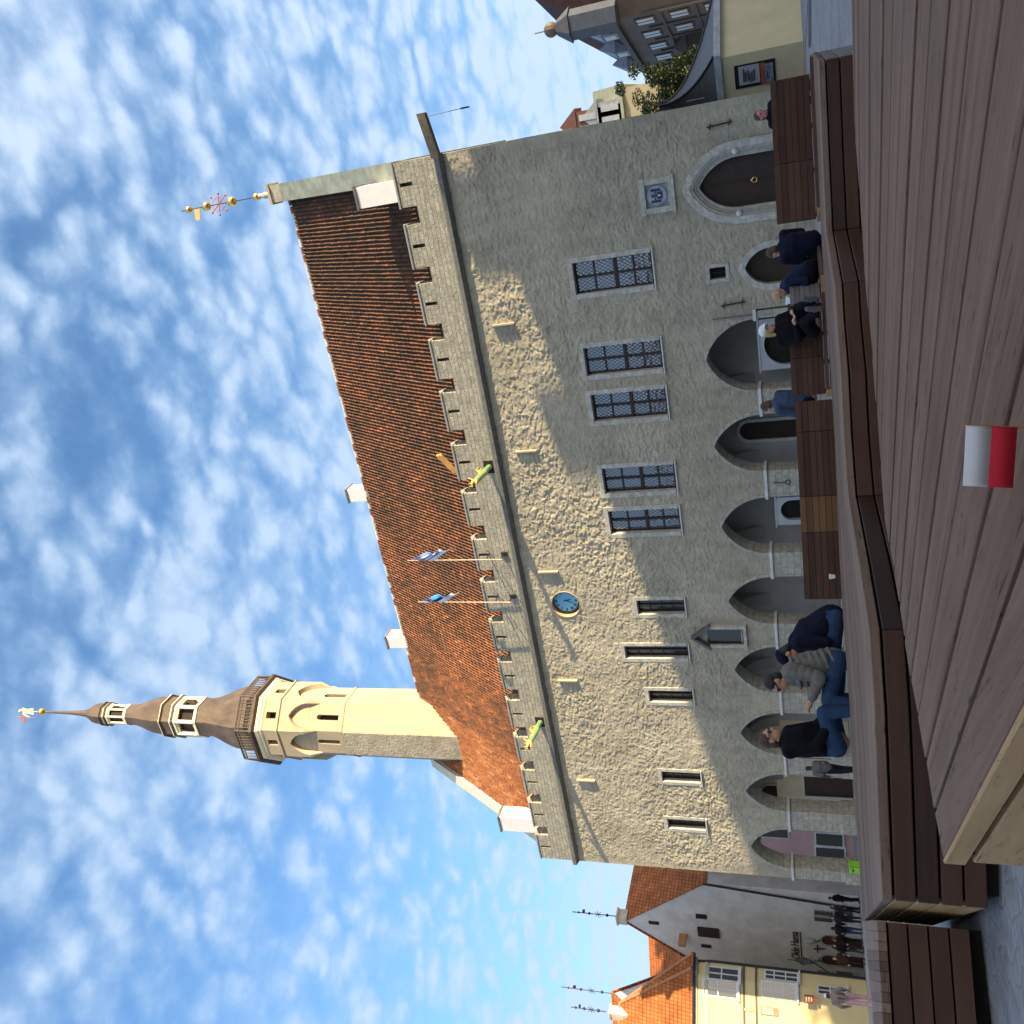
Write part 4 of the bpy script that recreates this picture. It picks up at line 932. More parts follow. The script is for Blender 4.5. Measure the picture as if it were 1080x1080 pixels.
    for v in me.vertices: v.co = Vector((cx+v.co.x*k-off.x+v.co.y*k*.10, Yg-.03-v.co.z-off.y, p0[2]-.1+v.co.y*k*1.45-off.z))
    me.materials.clear(); me.materials.append(IRON); o = bpy.data.objects.new('lettering', me); COL.objects.link(o); o.parent = t
    a, b_ = D(845.5, 1011.5), D(845.5, 983); g = MB(); g.box(a[0], b_[0], Yg-.04, Yg+.01, a[2]-.05, a[2]+.02); g.build('lettering_rule', IRON, t)
    # corner drainpipes
    g = MB(); g.tube([D(741, 930.5)+(0, -.15, 0), D(757, 933)+(0, -.15, 0), D(866, 951)+(0, -.15, 0), D(905, 957)+(0, -.15, 0)], .07, 8); g.build('drainpipe', IRON, t)
    # ridge chimney-like finial block with vane
    g = MB(); g.box(pk[0]-.32, pk[0]+.32, Yg-.1, Yg+.7, pk[2]-.1, pk[2]+.55); g.box(pk[0]-.4, pk[0]+.4, Yg-.16, Yg+.76, pk[2]+.55, pk[2]+.68); f = g.build('finial_block', mat('finial_stone', (.55, .5, .4), .8), t)
    v = vane(pk[0], Yg+.3, pk[2]+.68, 3.3); v.parent = t; v.location = v.location-t.location
    return re, le, pk
def vane(x, y, z, h, mname=IRON):
    g = MB(); g.tube([(x, y, z), (x, y, z+h)], .035, 5)
    for f, r in ((.22, .11), (.62, .10), (.86, .08)): g.ball((x, y, z+h*f), r, 8, 6)
    for k in range(8):
        a = k*pi/4; g.tube([(x, y, z+h*.42), (x+.32*cos(a), y, z+h*.42+.32*sin(a))], .02, 4)
    g.prism([(x, y, z+h*.72), (x+.35, y, z+h*.70), (x+.3, y, z+h*.76), (x, y, z+h*.78)], (0, .03, 0))
    o = g.build('roof_vane', IRON); o.location = (0, 0, 0); return o
RE, LE, PK = olde_hansa()

YEL = mat('yellow_render', (.66, .56, .30), .88, .06, 1.0, .1, 14)
def yellow_house():
    # a facade with a bent corner; the nearest street corner of its block
    n1 = np.array((.74, -.67, 0)); P0 = at(760, 1047, 49.0)
    # slide along the ray so that the town hall corner's shadow edge falls here
    best = min((abs((at(760, 1047, d)[1])+at(760, 1047, d)[0]*(-SUN.y/SUN.x)*-1*-1) if False else abs(at(760, 1047, d)[1]-(-at(760, 1047, d)[0])*(-SUN.y/SUN.x)), d) for d in np.arange(36, 58, .1))
    P0 = at(760, 1047, best[1]); d1 = np.array((-n1[1], n1[0], 0))          # runs to the right in the picture
    bend = on_plane(790, 1035, P0, n1); ang = radians(28)
    n2 = np.array((n1[0]*cos(ang)-n1[1]*sin(ang), n1[0]*sin(ang)+n1[1]*cos(ang), 0)); d2 = np.array((-n2[1], n2[0], 0))
    pr = on_plane(790, 1019, bend, n2)
    far = P0-d1*14; zb = gz(P0[0])-.3
    ze = on_plane(731, 1045, P0, n1)[2]
    t = thing('yellow_house', 'yellow rendered house with white casement windows and hipped orange roof', 'house', (P0[0], P0[1], zb))
    ft = [far, bend, pr, pr+np.array((-9, 4, 0)), far+np.array((-9, 5, 0))]
    g = MB(); g.prism([(p[0], p[1], zb) for p in ft], (0, 0, ze-zb)); g.build('wall', YEL, t)
    g = MB()
    for zo, pr_, h in ((ze-.9, .12, .18), (ze-.25, .22, .14), (ze-.1, .38, .12)):
        c = sum(ft)/5; pp = []
        for p in ft[:3]: v = (p-c); v[2] = 0; v /= np.linalg.norm(v); pp.append(p+v*pr_)
        g.board([(p[0], p[1]) for p in pp], [(p[0], p[1]) for p in ft[:3]], zo, zo+h)
    g.build('cornice', mat('grey_cornice', (.42, .42, .38), .8), t)
    # roof: eave loop to a ridge
    c = sum(ft)/5; ev = []
    for p in ft: v = (p-c); v[2] = 0; v /= np.linalg.norm(v); ev.append(np.array((p[0], p[1], ze+.02))+v*.45)
    r1 = on_plane(654, 1058, c, _f*[1, 1, 0]); r1 = at(654, 1058, best[1]+4.0); r0 = r1-d1*9
    g = MB(); g.add([*ev, r0, r1], [(0, 1, 6, 5), (1, 2, 6), (2, 3, 6), (3, 4, 5, 6), (4, 0, 5)]); rf = g.build('roof', FTILE, t, fix=False)
    sd = rf.modifiers.new('thick', 'SOLIDIFY'); sd.thickness = .15
    g = MB()
    for (a, b) in ((ev[1], r1), (ev[2], r1), (r0, r1)): g.tube([a+(0, 0, .03), b+(0, 0, .03)], .09, 6)
    g.build('hip_tiles', mat('clay_ridge', (.42, .20, .10), .8), t)
    g = MB(); g.tube([p+(0, 0, -.08) for p in ev[:3]], .09, 6); g.build('eaves_gutter', IRON, t)
    g = MB(); q = r1+d1*(-.6); g.box(q[0]-.3, q[0]+.3, q[1]-.3, q[1]+.3, q[2]-.6, q[2]+.55); g.box(q[0]-.36, q[0]+.36, q[1]-.36, q[1]+.36, q[2]+.55, q[2]+.66); g.build('chimney', mat('cream_chimney', (.66, .6, .46), .8), t)
    v = vane(q[0], q[1], q[2]+.9, 2.4); v.parent = t; v.location = v.location-t.location
    # windows: white frames with panes
    WH = mat('white_window_frame', (.62, .64, .66), .6, .05, 4)
    def win(x0, y0, x1, y1, P, n, d, nx_=2, nz_=2):
        a = on_plane(x0, y0, P, n); b = on_plane(x1, y1, P, n); u0, u1 = sorted((np.dot(a-P, d), np.dot(b-P, d))); z0, z1 = sorted((a[2], b[2]))
        O = lambda u, z, o: P*[1, 1, 0]+d*u+n*o+np.array((0, 0, z))
        g = MB(); fw = .09
        g.obox(O(u0+fw/2, (z0+z1)/2, .0), d*fw/2, n*.05, np.array((0, 0, (z1-z0)/2))); g.obox(O(u1-fw/2, (z0+z1)/2, .0), d*fw/2, n*.05, np.array((0, 0, (z1-z0)/2)))
        uw = (u1-u0)/2-fw
        for z in (z0+fw/2, z1-fw/2): g.obox(O((u0+u1)/2, z, 0), d*uw, n*.05, np.array((0, 0, fw/2)))
        for i in range(1, nx_): g.obox(O(u0+(u1-u0)*i/nx_, (z0+z1)/2, 0), d*.035, n*.04, np.array((0, 0, (z1-z0)/2-fw)))
        for i in range(1, nz_): g.obox(O((u0+u1)/2, z0+(z1-z0)*(i/nz_+.12/nz_), 0), d*uw, n*.045, np.array((0, 0, .035)))
        w = g.build('window', WH, t)
        g = MB(); g.obox(O((u0+u1)/2, (z0+z1)/2, -.0), d*uw, n*.012, np.array((0, 0, (z1-z0)/2-fw))); g.build('pane', PANE, w)
        g = MB(); g.obox(O((u0+u1)/2, z0-.06, .06), d*((u1-u0)/2+.08), n*.12, np.array((0, 0, .05))); g.build('sill', WH, w)
    win(741, 1050, 778, 1035, P0, n1, d1); win(803, 1052, 840, 1037, P0, n1, d1, 2, 3)
    win(746, 1033, 780, 1022, bend, n2, d2); win(806, 1033, 842, 1026, bend, n2, d2, 2, 3); win(862, 1049, 893, 1042, bend, n2, d2, 2, 2)
    # string bands, drainpipe, sign boards
    g = MB(); 
    for x in (784.5, 797.5):
        z = on_plane(x, 1047, P0, n1)[2]; g.board([(p[0]+n1[0]*.06, p[1]+n1[1]*.06) for p in ft[:3]], [(p[0], p[1]) for p in ft[:3]], z-.06, z+.06)
    g.build('string_band', mat('dark_band', (.12, .11, .09), .7), t)
    g = MB(); g.tube([on_plane(726, 1013, bend, n2), pr*[1, 1, 0]+n2*.1+(0, 0, ze-1.2), pr*[1, 1, 0]+n2*.1+(0, 0, zb)], .08, 8); g.build('drainpipe', IRON, t)
    def panel(x0, y0, x1, y1, m, name, o=.05, par=t):
        a = on_plane(x0, y0, P0, n1); b = on_plane(x1, y1, P0, n1); u0, u1 = sorted((np.dot(a-P0, d1), np.dot(b-P0, d1))); z0, z1 = sorted((a[2], b[2])); g = MB()
        g.obox(P0*[1, 1, 0]+d1*(u0+u1)/2+n1*o+(0, 0, (z0+z1)/2), d1*(u1-u0)/2, n1*.03, np.array((0, 0, (z1-z0)/2))); return g.build(name, m, par)
    panel(802, 1061, 821, 1072, mat('brown_poster_frame', (.30, .2, .13), .7), 'poster_frame', .04)
    pp = panel(803.5, 1062, 816, 1071, mat('faded_poster', (.60, .47, .36), .8, .3, 5), 'poster', .075)
    panel(785, 1063, 795, 1067, mat('plaque', (.5, .42, .25), .6), 'plaque', .04)
    sb = panel(849, 1056.5, 858.5, 1049, mat('red_sign', (.30, .06, .035), .6), 'sign_board', .6)
    for i in range(3): panel(850.2+i*2.6, 1055.4, 851.4+i*2.6, 1050.2, mat('sign_line', (.62, .5, .34), .7), 'sign_line', .64, sb)
    panel(859.5, 1056, 862, 1052, mat('red_sign_small', (.28, .07, .04), .6), 'sign_board', .6)
    # street lantern on a curled arm, on the corner
    a = pr*[1, 1, 0]+n2*.1; z = on_plane(858, 1020, bend, n2)[2]; s_ = np.array((.6, .55, 0)); g = MB()
    g.tube([a+(0, 0, z-.9), a+s_*.2+(0, 0, z-.75), a+s_*.5+(0, 0, z-.3), a+s_*.7+(0, 0, z)], .05, 6)
    g.lathe(*(a+s_*.7)[:2], [(.05, z), (.13, z+.1), (.13, z+.14)], 6); g.lathe(*(a+s_*.7)[:2], [(.24, z+.62), (.12, z+.8), (.03, z+1.1), (.02, z+1.5)], 6)
    for i in range(6): an = i*pi/3; g.tube([a+s_*.7+(.12*cos(an), .12*sin(an), z+.12), a+s_*.7+(.22*cos(an), .22*sin(an), z+.63)], .018, 4)
    l = g.build('street_lantern', IRON, t)
    g = MB(); g.lathe(*(a+s_*.7)[:2], [(.11, z+.14), (.2, z+.6)], 6); g.build('lantern_glass', mat('lantern_glass', (.10, .105, .11), .25), l)
yellow_house()

def back_left():
    # pink house glimpsed past the corner, and roofs behind
    PINK = mat('pink_render', (.52, .33, .33), .9, .08, 1.0); WB = mat('white_band_house', (.6, .6, .6), .8)
    Yp = 10.6; a = on_y(742, 934, Yp); zb = gz(a[0])-.5
    t = thing('pink_house', 'pink rendered house glimpsed behind the town hall corner', 'house', (a[0], Yp, zb))
    x0, x1 = -9.96, -1.2
    MB().box(x0, x1, Yp, Yp+10, zb, a[2]).build('wall', PINK, t)
    g = MB(); g.box(x0-.1, x1, Yp-.12, Yp, a[2]-.9, a[2]-.5); z = on_y(783, 928, Yp)[2]; g.box(x0, x1, Yp-.08, Yp, z-.12, z+.05); g.build('string_band', WB, t)
    g = MB(); g.prism([(x0+.02, Yp-.4, a[2]), (x0+.02, Yp+10.4, a[2]), (x0+.02, Yp+5, a[2]+2.0)], (x1-x0, 0, 0)); g.build('roof', mat('dark_metal_roof', (.10, .11, .12), .5), t)
    for (xa, ya, xb, yb) in ((861, 905, 890, 894), (861, 889, 888, 879)):
        p, q = on_y(xa, ya, Yp), on_y(xb, yb, Yp); u0, u1 = sorted((p[0], q[0])); v0, v1 = sorted((p[2], q[2]))
        f = MB().box(u0-.12, u1+.12, Yp-.14, Yp, v0-.12, v1+.12).build('window', WB, t); MB().box(u0, u1, Yp-.17, Yp-.1, v0, v1).build('pane', PANE, f)
    for k in range(2):
        z0 = zb+4.6; f = MB().box(x0+2.2+k*3.2, x0+3.6+k*3.2, Yp-.06, Yp+.02, z0, z0+2).build('window', WB, t); MB().box(x0+2.3+k*3.2, x0+3.5+k*3.2, Yp-.08, Yp, z0+.1, z0+1.9).build('pane', PANE, f)
    # orange roof behind, between the white gable and the yellow house
    p = at(694, 1000, 70); q = at(722, 1014, 70); d = np.array((-RT[0], -RT[1], 0)); d /= np.linalg.norm(d); bk = np.array((d[1], -d[0], 0)); bk = bk if bk[1] > 0 else -bk
    zb = gz(p[0])-.5; A = at(728, 985, 70); A = A*[1, 1, 0]; B = A+d*10
    house('orange_roofed_house', 'house behind the white gable of which the orange roof shows', 'house', [(A[0], A[1]), (B[0], B[1]), (B+bk*8)[:2], (A+bk*8)[:2]], zb, at(735, 1005, 70)[2], WB,
          [tuple((A+bk*4)*[1, 1, 0]+(0, 0, p[2]+1.5)), tuple((B+bk*4)*[1, 1, 0]+(0, 0, p[2]+1.5))], FTILE)
    # vane of a house further left
    A = at(640, 1085, 60)*[1, 1, 0]; zt = at(632, 1079, 60)[2]; B = A+d*9
    t, w, rf = house('far_gabled_house', 'far house at the picture edge with a vane on its orange roof', 'house', [(A[0], A[1]), (B[0], B[1]), (B+bk*9)[:2], (A+bk*9)[:2]], gz(A[0])-.5, zt-4.2, WB,
          [tuple((A+bk*4.5)*[1, 1, 0]+(0, 0, zt)), tuple((B+bk*4.5)*[1, 1, 0]+(0, 0, zt))], FTILE)
    q = (A+bk*4.5)+(0, 0, 0); v = vane(q[0], q[1], zt, 4.0); v.parent = t; v.location = v.location-t.location
back_left()

def right_side():
    # low annex with swept lead roof and notice board
    y0 = 1.0; c_t = on_plane(760, 61, at(760, 61, 33.0), (0, 1, 0)); Pc = at(800, 53, 33.2)   # corner edge
    Yc = Pc[1]; Xc = Pc[0]
    YA = mat('pale_yellow_annex', (.78, .69, .44), .9, .06, 1.2, .1, 12)
    t = thing('annex_pavilion', 'low pale yellow annex with swept black lead roof and notice board', 'building', (Xc, Yc, 0))
    za = on_plane(760, 61, Pc, (0, 1, 0))[2]
    w1 = np.array((-.96, -.28, 0)); w2 = np.array((.62, .78, 0))                 # left face recedes to the town hall, right face to the street
    w1 = np.array((-.93, .36, 0)); Lp = Pc+w1*4.2; Rp = Pc+w2*3.6
    ft = [Lp, Pc, Rp, Rp+np.array((-3.5, 2.0, 0)), Lp+np.array((.5, 4.0, 0))]
    MB().prism([(p[0], p[1], -.2) for p in ft], (0, 0, za+.2)).build('wall', YA, t)
    g = MB(); c = sum(ft)/5
    out = [p+(p-c)/np.linalg.norm(p-c)*.22 for p in ft]; g.prism([(p[0], p[1], za) for p in out], (0, 0, .26)); g.build('fascia', mat('pale_blue_fascia', (.46, .50, .56), .6), t)
    g = MB(); top = c.copy(); L_ = []
    for k in range(9):
        f = k/8; s = (1-f)**2.1; L_.append([(top+(p-top)*(s*.97+.03))*[1, 1, 0]+(0, 0, za+.26+2.6*f) for p in out])
    n = 5
    vs = [p for l in L_ for p in l]; fs = [(k*n+i, k*n+(i+1) % n, (k+1)*n+(i+1) % n, (k+1)*n+i) for k in range(8) for i in range(n)]; g.add(vs, fs)
    rf = g.build('swept_roof', mat('black_lead_roof', (.035, .036, .04), .45, .2, 3, spec=.5), t); 
    g = MB()
    for i in range(3): g.tube([l[i]+(0, 0, .02) for l in L_], .05, 6)
    g.build('roof_seam', mat('lead_seam', (.06, .062, .068), .45), rf)
    # notice board on the left face
    nA = np.array((w1[1], -w1[0], 0)); nA = nA if nA[1] < 0 else -nA
    def on(x, y): return on_plane(x, y, Pc, nA)
    def quad(x0, y0, x1, y1, m, name, o, par):
        a, b = on(x0, y0), on(x1, y1); u0, u1 = sorted((np.dot(a-Pc, w1), np.dot(b-Pc, w1))); z0, z1 = sorted((a[2], b[2])); g = MB()
        g.obox(Pc*[1, 1, 0]+w1*(u0+u1)/2+nA*o+(0, 0, (z0+z1)/2), w1*(u1-u0)/2, nA*.02, np.array((0, 0, (z1-z0)/2))); return g.build(name, m, par)
    nb = quad(776, 94, 817, 61, mat('black_board_frame', (.02, .02, .022), .5), 'notice_board', .03, t)
    pp = quad(780, 90, 800.5, 66, mat('board_sheet', (.46, .50, .54), .5, .05, 6), 'notice_sheet', .06, nb)
    tx = mat('notice_print', (.12, .13, .15), .7)
    for i in range(6): quad(784+i*2.2, 86-(i % 3), 784.8+i*2.2, 72+(i*3 % 5), tx, 'print_line', .085, pp)
    p2 = quad(803, 88, 806.5, 65, mat('red_strip', (.55, .10, .06), .5), 'notice_sheet', .06, nb); quad(807, 88, 815, 65, mat('photo_strip', (.28, .34, .42), .5, .4, 9), 'notice_sheet', .06, nb)
    quad(808.5, 82, 810, 74, mat('blue_strip', (.08, .14, .4), .5), 'notice_sheet', .085, nb)
    g = MB(); z = on(741, 97)[2]; a = on(743, 100); g.tube([a+nA*.3, a+nA*.3+(0, 0, .7)], .012, 4); g.build('lightning_rod', mat('pale_rod', (.5, .5, .5), .5), rf)

    # brown street building with dormers
    C0 = at(645, 22, 85.0); dr = np.array((-.215, .977, 0)); nb_ = np.array((-.977, -.215, 0))
    BR = mat('grey_brown_facade', (.095, .08, .072), .85, .1, .5, .2, 6); BRT = mat('brown_stone_trim', (.065, .055, .05), .8, .1, 2)
    E = on_plane(677, 80, C0, nb_); ln = np.linalg.norm((E-C0)[:2]); ze = C0[2]; zb = -.5; sd = np.array((.977, .215, 0))
    t = thing('brown_town_house', 'tall brown town house with dormers, turrets and steep red roof at the picture corner', 'building', (C0[0], C0[1], zb))
    A = C0*[1, 1, 0]; B = A+dr*ln; front = np.array((.9, -.25, 0)); 
    ft = [A, B, B+sd*12, A+front*16+sd*2]
    MB().prism([(p[0], p[1], zb) for p in ft], (0, 0, ze-zb)).build('wall', BR, t)
    g = MB(); o1 = [A+nb_*.5-dr*.5, B+nb_*.5]; g.board([(p[0], p[1]) for p in o1], [(p[0], p[1]) for p in (A, B)], ze-.5, ze); o2 = [A+nb_*.5-dr*.5, ft[3]+np.array((-.2, -.6, 0))]; g.board([(p[0], p[1]) for p in o2], [(p[0], p[1]) for p in (A, ft[3])], ze-.5, ze-.02); g.build('eaves_cornice', mat('dark_eaves', (.05, .042, .04), .7), t)
    WG = mat('pale_window', (.40, .44, .46), .5, .1, 2)
    O = lambda u, z, o: A+dr*u+nb_*o+np.array((0, 0, z))
    cols = np.linspace(.09, .91, 5)*ln
    rows = [ze-3.0, ze-6.3, ze-9.6, ze-12.9]
    for zr in rows:
        for ci, u in enumerate(cols):
            w_ = ln*.036
            g = MB(); g.obox(O(u, zr, .02), dr*w_*1.35, nb_*.1, np.array((0, 0, 1.0))); f = g.build('window', BRT, t)
            g = MB(); g.obox(O(u, zr, .07), dr*w_, nb_*.08, np.array((0, 0, .8))); g.build('pane', WG, f)
            g = MB(); g.obox(O(u, zr, .1), dr*w_*.10, nb_*.08, np.array((0, 0, .95))); g.build('glazing_bar', mat('dark_bar', (.06, .05, .05), .6), f)
    g = MB(); u = cols[2]; g.obox(O(u, ze-7.5, .6), dr*ln*.08, nb_*.7, np.array((0, 0, 1.4))); g.lathe(*O(u, 0, .6)[:2], [(ln*.1, ze-6.1), (.1, ze-4.6)], 6); g.build('oriel', BRT, t)
    for i in range(1, 3): zr = rows[i]+1.65; MB().obox(O(ln/2, zr, .1), dr*ln/2, nb_*.12, np.array((0, 0, .12))).build('string_band', BRT, t)
    for ci in range(6): MB().obox(O(ln*(.0+ci*.2), ze/2-1, .08), dr*ln*.012, nb_*.1, np.array((0, 0, ze/2-2))).build('pilaster', BRT, t)
    # roof, dormers, spikes
    rz = 8.5; g = MB(); I1 = A+sd*5+dr*4+np.array((0, 0, ze+rz)); I2 = B+sd*6+np.array((0, 0, ze+rz)); q = lambda p: p+np.array((0, 0, ze))
    g.add([q(A), q(B), q(ft[2]), q(ft[3]), I1, I2], [(0, 1, 5, 4), (1, 2, 5), (2, 3, 4, 5), (3, 0, 4)]); g.build('roof', FTILER, t)
    for ci, u in enumerate((ln*.2, ln*.5, ln*.8)):
        h = 1.7-.2*ci; g = MB(); s = ln*.045; b0 = O(u, ze+.1, -.7)
        g.obox(b0+(0, 0, h/2), dr*s, sd*.9, np.array((0, 0, h/2))); g.lathe(b0[0], b0[1], [(s*1.5, ze+h), (.05, ze+h+1.9)], 4, atan2(dr[1], dr[0])+pi/4); dm = g.build('dormer', mat('blue_grey_slate', (.16, .19, .25), .5, .2, 2), t)
        g = MB(); g.obox(b0+nb_*.92+(0, 0, h/2), dr*s*.6, nb_*.04, np.array((0, 0, h*.34))); g.build('pane', WG, dm)
    # corner turret with pale gables towards the square
    tp = at(600, 27, 84.0); zt_ = at(588, 27, 84.0)[2]; g = MB(); g.lathe(tp[0], tp[1], [(1.35, ze-1.0), (1.35, zt_-1.2)], 6); tu = g.build('turret', mat('blue_grey_turret', (.045, .058, .085), .6, .15, 2), t)
    g = MB(); g.lathe(tp[0], tp[1], [(1.6, zt_-1.25), (1.1, zt_-.5), (.7, zt_+.1), (.5, zt_+.3)], 6); g.build('turret_roof', mat('dark_slate', (.06, .065, .08), .6, .2, 3), tu)
    g = MB(); g.ball((tp[0], tp[1], zt_+.75), .7, 12, 10); g.tube([(tp[0], tp[1], zt_+1.3), (tp[0], tp[1], zt_+2.4)], .07, 6); g.build('turret_ball', mat('pale_copper_ball', (.11, .09, .065), .6), tu)
    # ground floor shop fronts
    for ci in range(4): MB().obox(O(ln*(.14+ci*.24), 1.6, .05), dr*ln*.09, nb_*.07, np.array((0, 0, 1.5))).build('shop_window', PANE, t)
    g = MB(); g.obox(O(ln*.5, 3.9, .4), dr*ln*.48, nb_*.5, np.array((0, 0, .12))); g.build('awning_beam', IRON, t)

    # pale house further along the street behind the town hall edge
    P = at(640, 118, 75); PB = mat('pale_ochre_render', (.44, .38, .25), .9, .08, 1)
    t = thing('ochre_house', 'ochre house with stepped roof gables showing past the town hall edge', 'house', (P[0], P[1], -.5))
    z1 = at(660, 125, 75)[2]; x0, x1 = P[0]-14, P[0]+1.6
    MB().box(x0, x1, P[1], P[1]+10, -.5, z1).build('wall', PB, t)
    g = MB(); g.prism([(x0-.3, P[1]-.4, z1), (x0-.3, P[1]+10.4, z1), (x0-.3, P[1]+5, z1+3.5)], (x1-x0+.6, 0, 0)); g.build('roof', mat('green_grey_roof', (.25, .28, .22), .7), t)
    for (px, py, dz) in ((600, 133, 0), (625, 123, 0)):
        b = at(px, py, 76); g = MB(); g.box(b[0]-1.0, b[0]+1.0, P[1]+.1, P[1]+3, z1, b[2]-.6); g.prism([(b[0]-1.3, P[1], b[2]-.6), (b[0]+1.3, P[1], b[2]-.6), (b[0], P[1], b[2]+.9)], (0, 3, 0)); d = g.build('dormer', mat('red_dormer', (.16, .075, .06), .7) if px < 610 else mat('grey_dormer', (.3, .31, .33), .7), t)
        for s in (-.45, .45): MB().box(b[0]+s-.25, b[0]+s+.25, P[1]-.03, P[1]+.1, b[2]-2.4, b[2]-.9).build('pane', WG, d)
right_side()

# ------------------------------------------------------------------ tree behind the annex
def tree(P, rad, h, label, group=None, nl=90, seed=5, leaf=1.0):
    zb = 0.0
    t = thing('street_tree', label, 'tree', (P[0], P[1], zb), group)
    bark = mat('tree_bark', (.07, .055, .045), .9, .25, 4, .6, 14)
    g = MB(); g.tube([(P[0], P[1], zb-.2), (P[0]+.1, P[1], zb+h*.3), (P[0]-.1, P[1]+.1, zb+h*.55)], .28, 9, 0, .14)
    rr = random.Random(seed); limbs = []
    for k in range(11):
        a = rr.uniform(0, 2*pi); s = np.array((P[0], P[1], zb+h*rr.uniform(.3, .55))); e = np.array((P[0]+rad*.75*cos(a)*rr.uniform(.5, 1), P[1]+rad*.75*sin(a)*rr.uniform(.5, 1), zb+h*rr.uniform(.55, .95)))
        m_ = (s+e)/2+(0, 0, .4); g.tube([s, m_, e], .10, 6, 0, .025); limbs += [m_, e, (m_+e)/2]
    g.build('trunk', bark, t)
    gl = bpy.data.materials.new('tree_leaves'); gl.use_nodes = True; b = gl.node_tree.nodes['Principled BSDF']; N, L = gl.node_tree.nodes, gl.node_tree.links
    L.new(ramp(N, L, N.new('ShaderNodeNewGeometry').outputs['Random Per Island'], [(0, (.025, .042, .014)), (.6, (.05, .078, .022)), (1, (.09, .105, .035))]), b.inputs['Base Color']); b.inputs['Roughness'].default_value = .6
    g = MB()
    cl = [l+np.array([rr.gauss(0, rad*.22) for _ in range(3)]) for l in limbs for _ in range(3)]
    for c in cl:
        rc = rad*rr.uniform(.14, .26)
        for _ in range(nl):
            q = np.array([rr.gauss(0, 1) for _ in range(3)]); q = q/np.linalg.norm(q)*rc*rr.random()**.4; q[2] *= .75
            p = c+q; s = rr.uniform(.10, .19)*leaf; a = np.array([rr.gauss(0, 1) for _ in range(3)]); a /= np.linalg.norm(a); b_ = np.cross(a, (rr.random(), rr.random(), rr.random())); b_ /= np.linalg.norm(b_)
            g.add([p-a*s, p+b_*s*.5, p+a*s, p-b_*s*.5], [(0, 1, 2, 3)])
    g.build('crown', gl, t, fix=False)
tree(at(722, 92, 58), 2.5, 10.6, 'leafy green street tree between the annex and the brown house', None, 190, 5, .62)

# ------------------------------------------------------------------ west side of the square: the houses whose shade falls on the square (outside the frame)
def west_row():
    ys = [(-62, -48, 17.5), (-48, -34, 18.5), (-34, -21, 18.0), (-21, -10.5, 18.7), (-10.5, 12.0, 18.4)]
    cols = [(.5, .42, .3), (.42, .36, .33), (.5, .47, .4), (.36, .3, .25), (.48, .4, .34)]
    labs = ['tall ochre merchant house on the west side of the square', 'tall taupe merchant house on the west side of the square', 'tall cream merchant house on the west side of the square', 'tall brown merchant house on the west side of the square', 'tall buff merchant house at the west corner of the square']
    for k, ((a, b, z), c, l) in enumerate(zip(ys, cols, labs)):
        m = mat('merchant_render', c, .9, .08, 1)
        last = k == 4
        t = thing('merchant_house', l, 'house', (60, a, -.3), 'houses along the west side of the square')
        MB().box(60, 73, a+.02, b-.02, -.3, z-4.4 if not last else 15.0).build('wall', m, t)
        g = MB()
        if last: g.add([(59.7, a, 15.0), (59.7, b, 15.0), (73.3, b, 15.0), (73.3, a, 15.0), (61.0, a+.2, 18.9), (61.0, a+2.0, 18.6), (61.0, -3.6, 17.4), (61.0, b-2.6, 17.8), (70, b-3, 18), (70, a+.2, 18.6)],
                   [(0, 1, 7, 6, 5, 4), (1, 2, 8, 7), (2, 3, 9, 8), (3, 0, 4, 9), (4, 5, 6, 7, 8, 9)])
        else: g.prism([(59.6, a+.02, z-4.4), (73.4, a+.02, z-4.4), (61.5, a+.02, z+.4)], (0, b-a-.04, 0))
        g.build('roof', FTILER, t)
        for i in range(3):
            for j in range(3):
                y = a+(b-a)*(i+.5)/3; z0 = 1.2+j*3.8; f = MB().box(59.95, 60.02, y-.75, y+.75, z0, z0+2.1).build('window', TRIMP, t); MB().box(59.93, 59.99, y-.6, y+.6, z0+.12, z0+1.98).build('pane', PANE, f)
        if last:
            for (y, h) in ((-7.2, .5), (-5.4, .6)): MB().box(60.4, 61.3, y-.35, y+.35, 17, 19.3+h).build('chimney', WHITEC, t)
west_row()
for i_, (x_, y_, h_, l_) in enumerate(((57.6, -4.0, 15.6, 'slim unseen tree added by the west corner house to soften its shadow'), (57.2, -7.2, 17.9, 'broad unseen tree added before the west corner house to break up its shadow'), (57.4, -10.8, 18.8, 'tall unseen tree added furthest from the corner to blur the shadow edge'))):  # out-of-frame trees added to dapple and soften the shadow edge
    tree(np.array((x_, y_, 0)), 2.6, h_, l_, 'unseen trees added to soften the facade shadow', 60, 21+i_, 1.25)
def north_row():
    labs = ['tall white merchant house on the north side of the square', 'tall pink merchant house on the north side of the square', 'tall green merchant house on the north side of the square', 'tall sand merchant house on the north side of the square', 'tall grey merchant house on the north side of the square']
    cols = [(.6, .58, .52), (.5, .34, .3), (.32, .38, .3), (.5, .43, .3), (.4, .4, .4)]
    for k, (l, c) in enumerate(zip(labs, cols)):
        a = -22+k*15.0; b = a+14.96; t = thing('merchant_house', l, 'house', (a, -78, gz(a)), 'houses along the north side of the square'); z = 11.0+(k*2 % 3)
        MB().box(a, b, -90, -78, gz(a)-.3, z).build('wall', mat('merchant_render', c, .9, .08, 1), t)
        g = MB(); g.prism([(a+.02, -77.7, z), (a+.02, -90.3, z), (a+.02, -84, z+6)], (b-a-.04, 0, 0)); g.build('roof', FTILE, t)
        for i in range(4):
            for j in range(3): x = a+1.9+i*3.7; z0 = 1+j*3.4; f = MB().box(x-.75, x+.75, -78.02, -77.95, z0, z0+2.0).build('window', TRIMP, t); MB().box(x-.6, x+.6, -77.99, -77.93, z0+.12, z0+1.88).build('pane', PANE, f)
north_row()
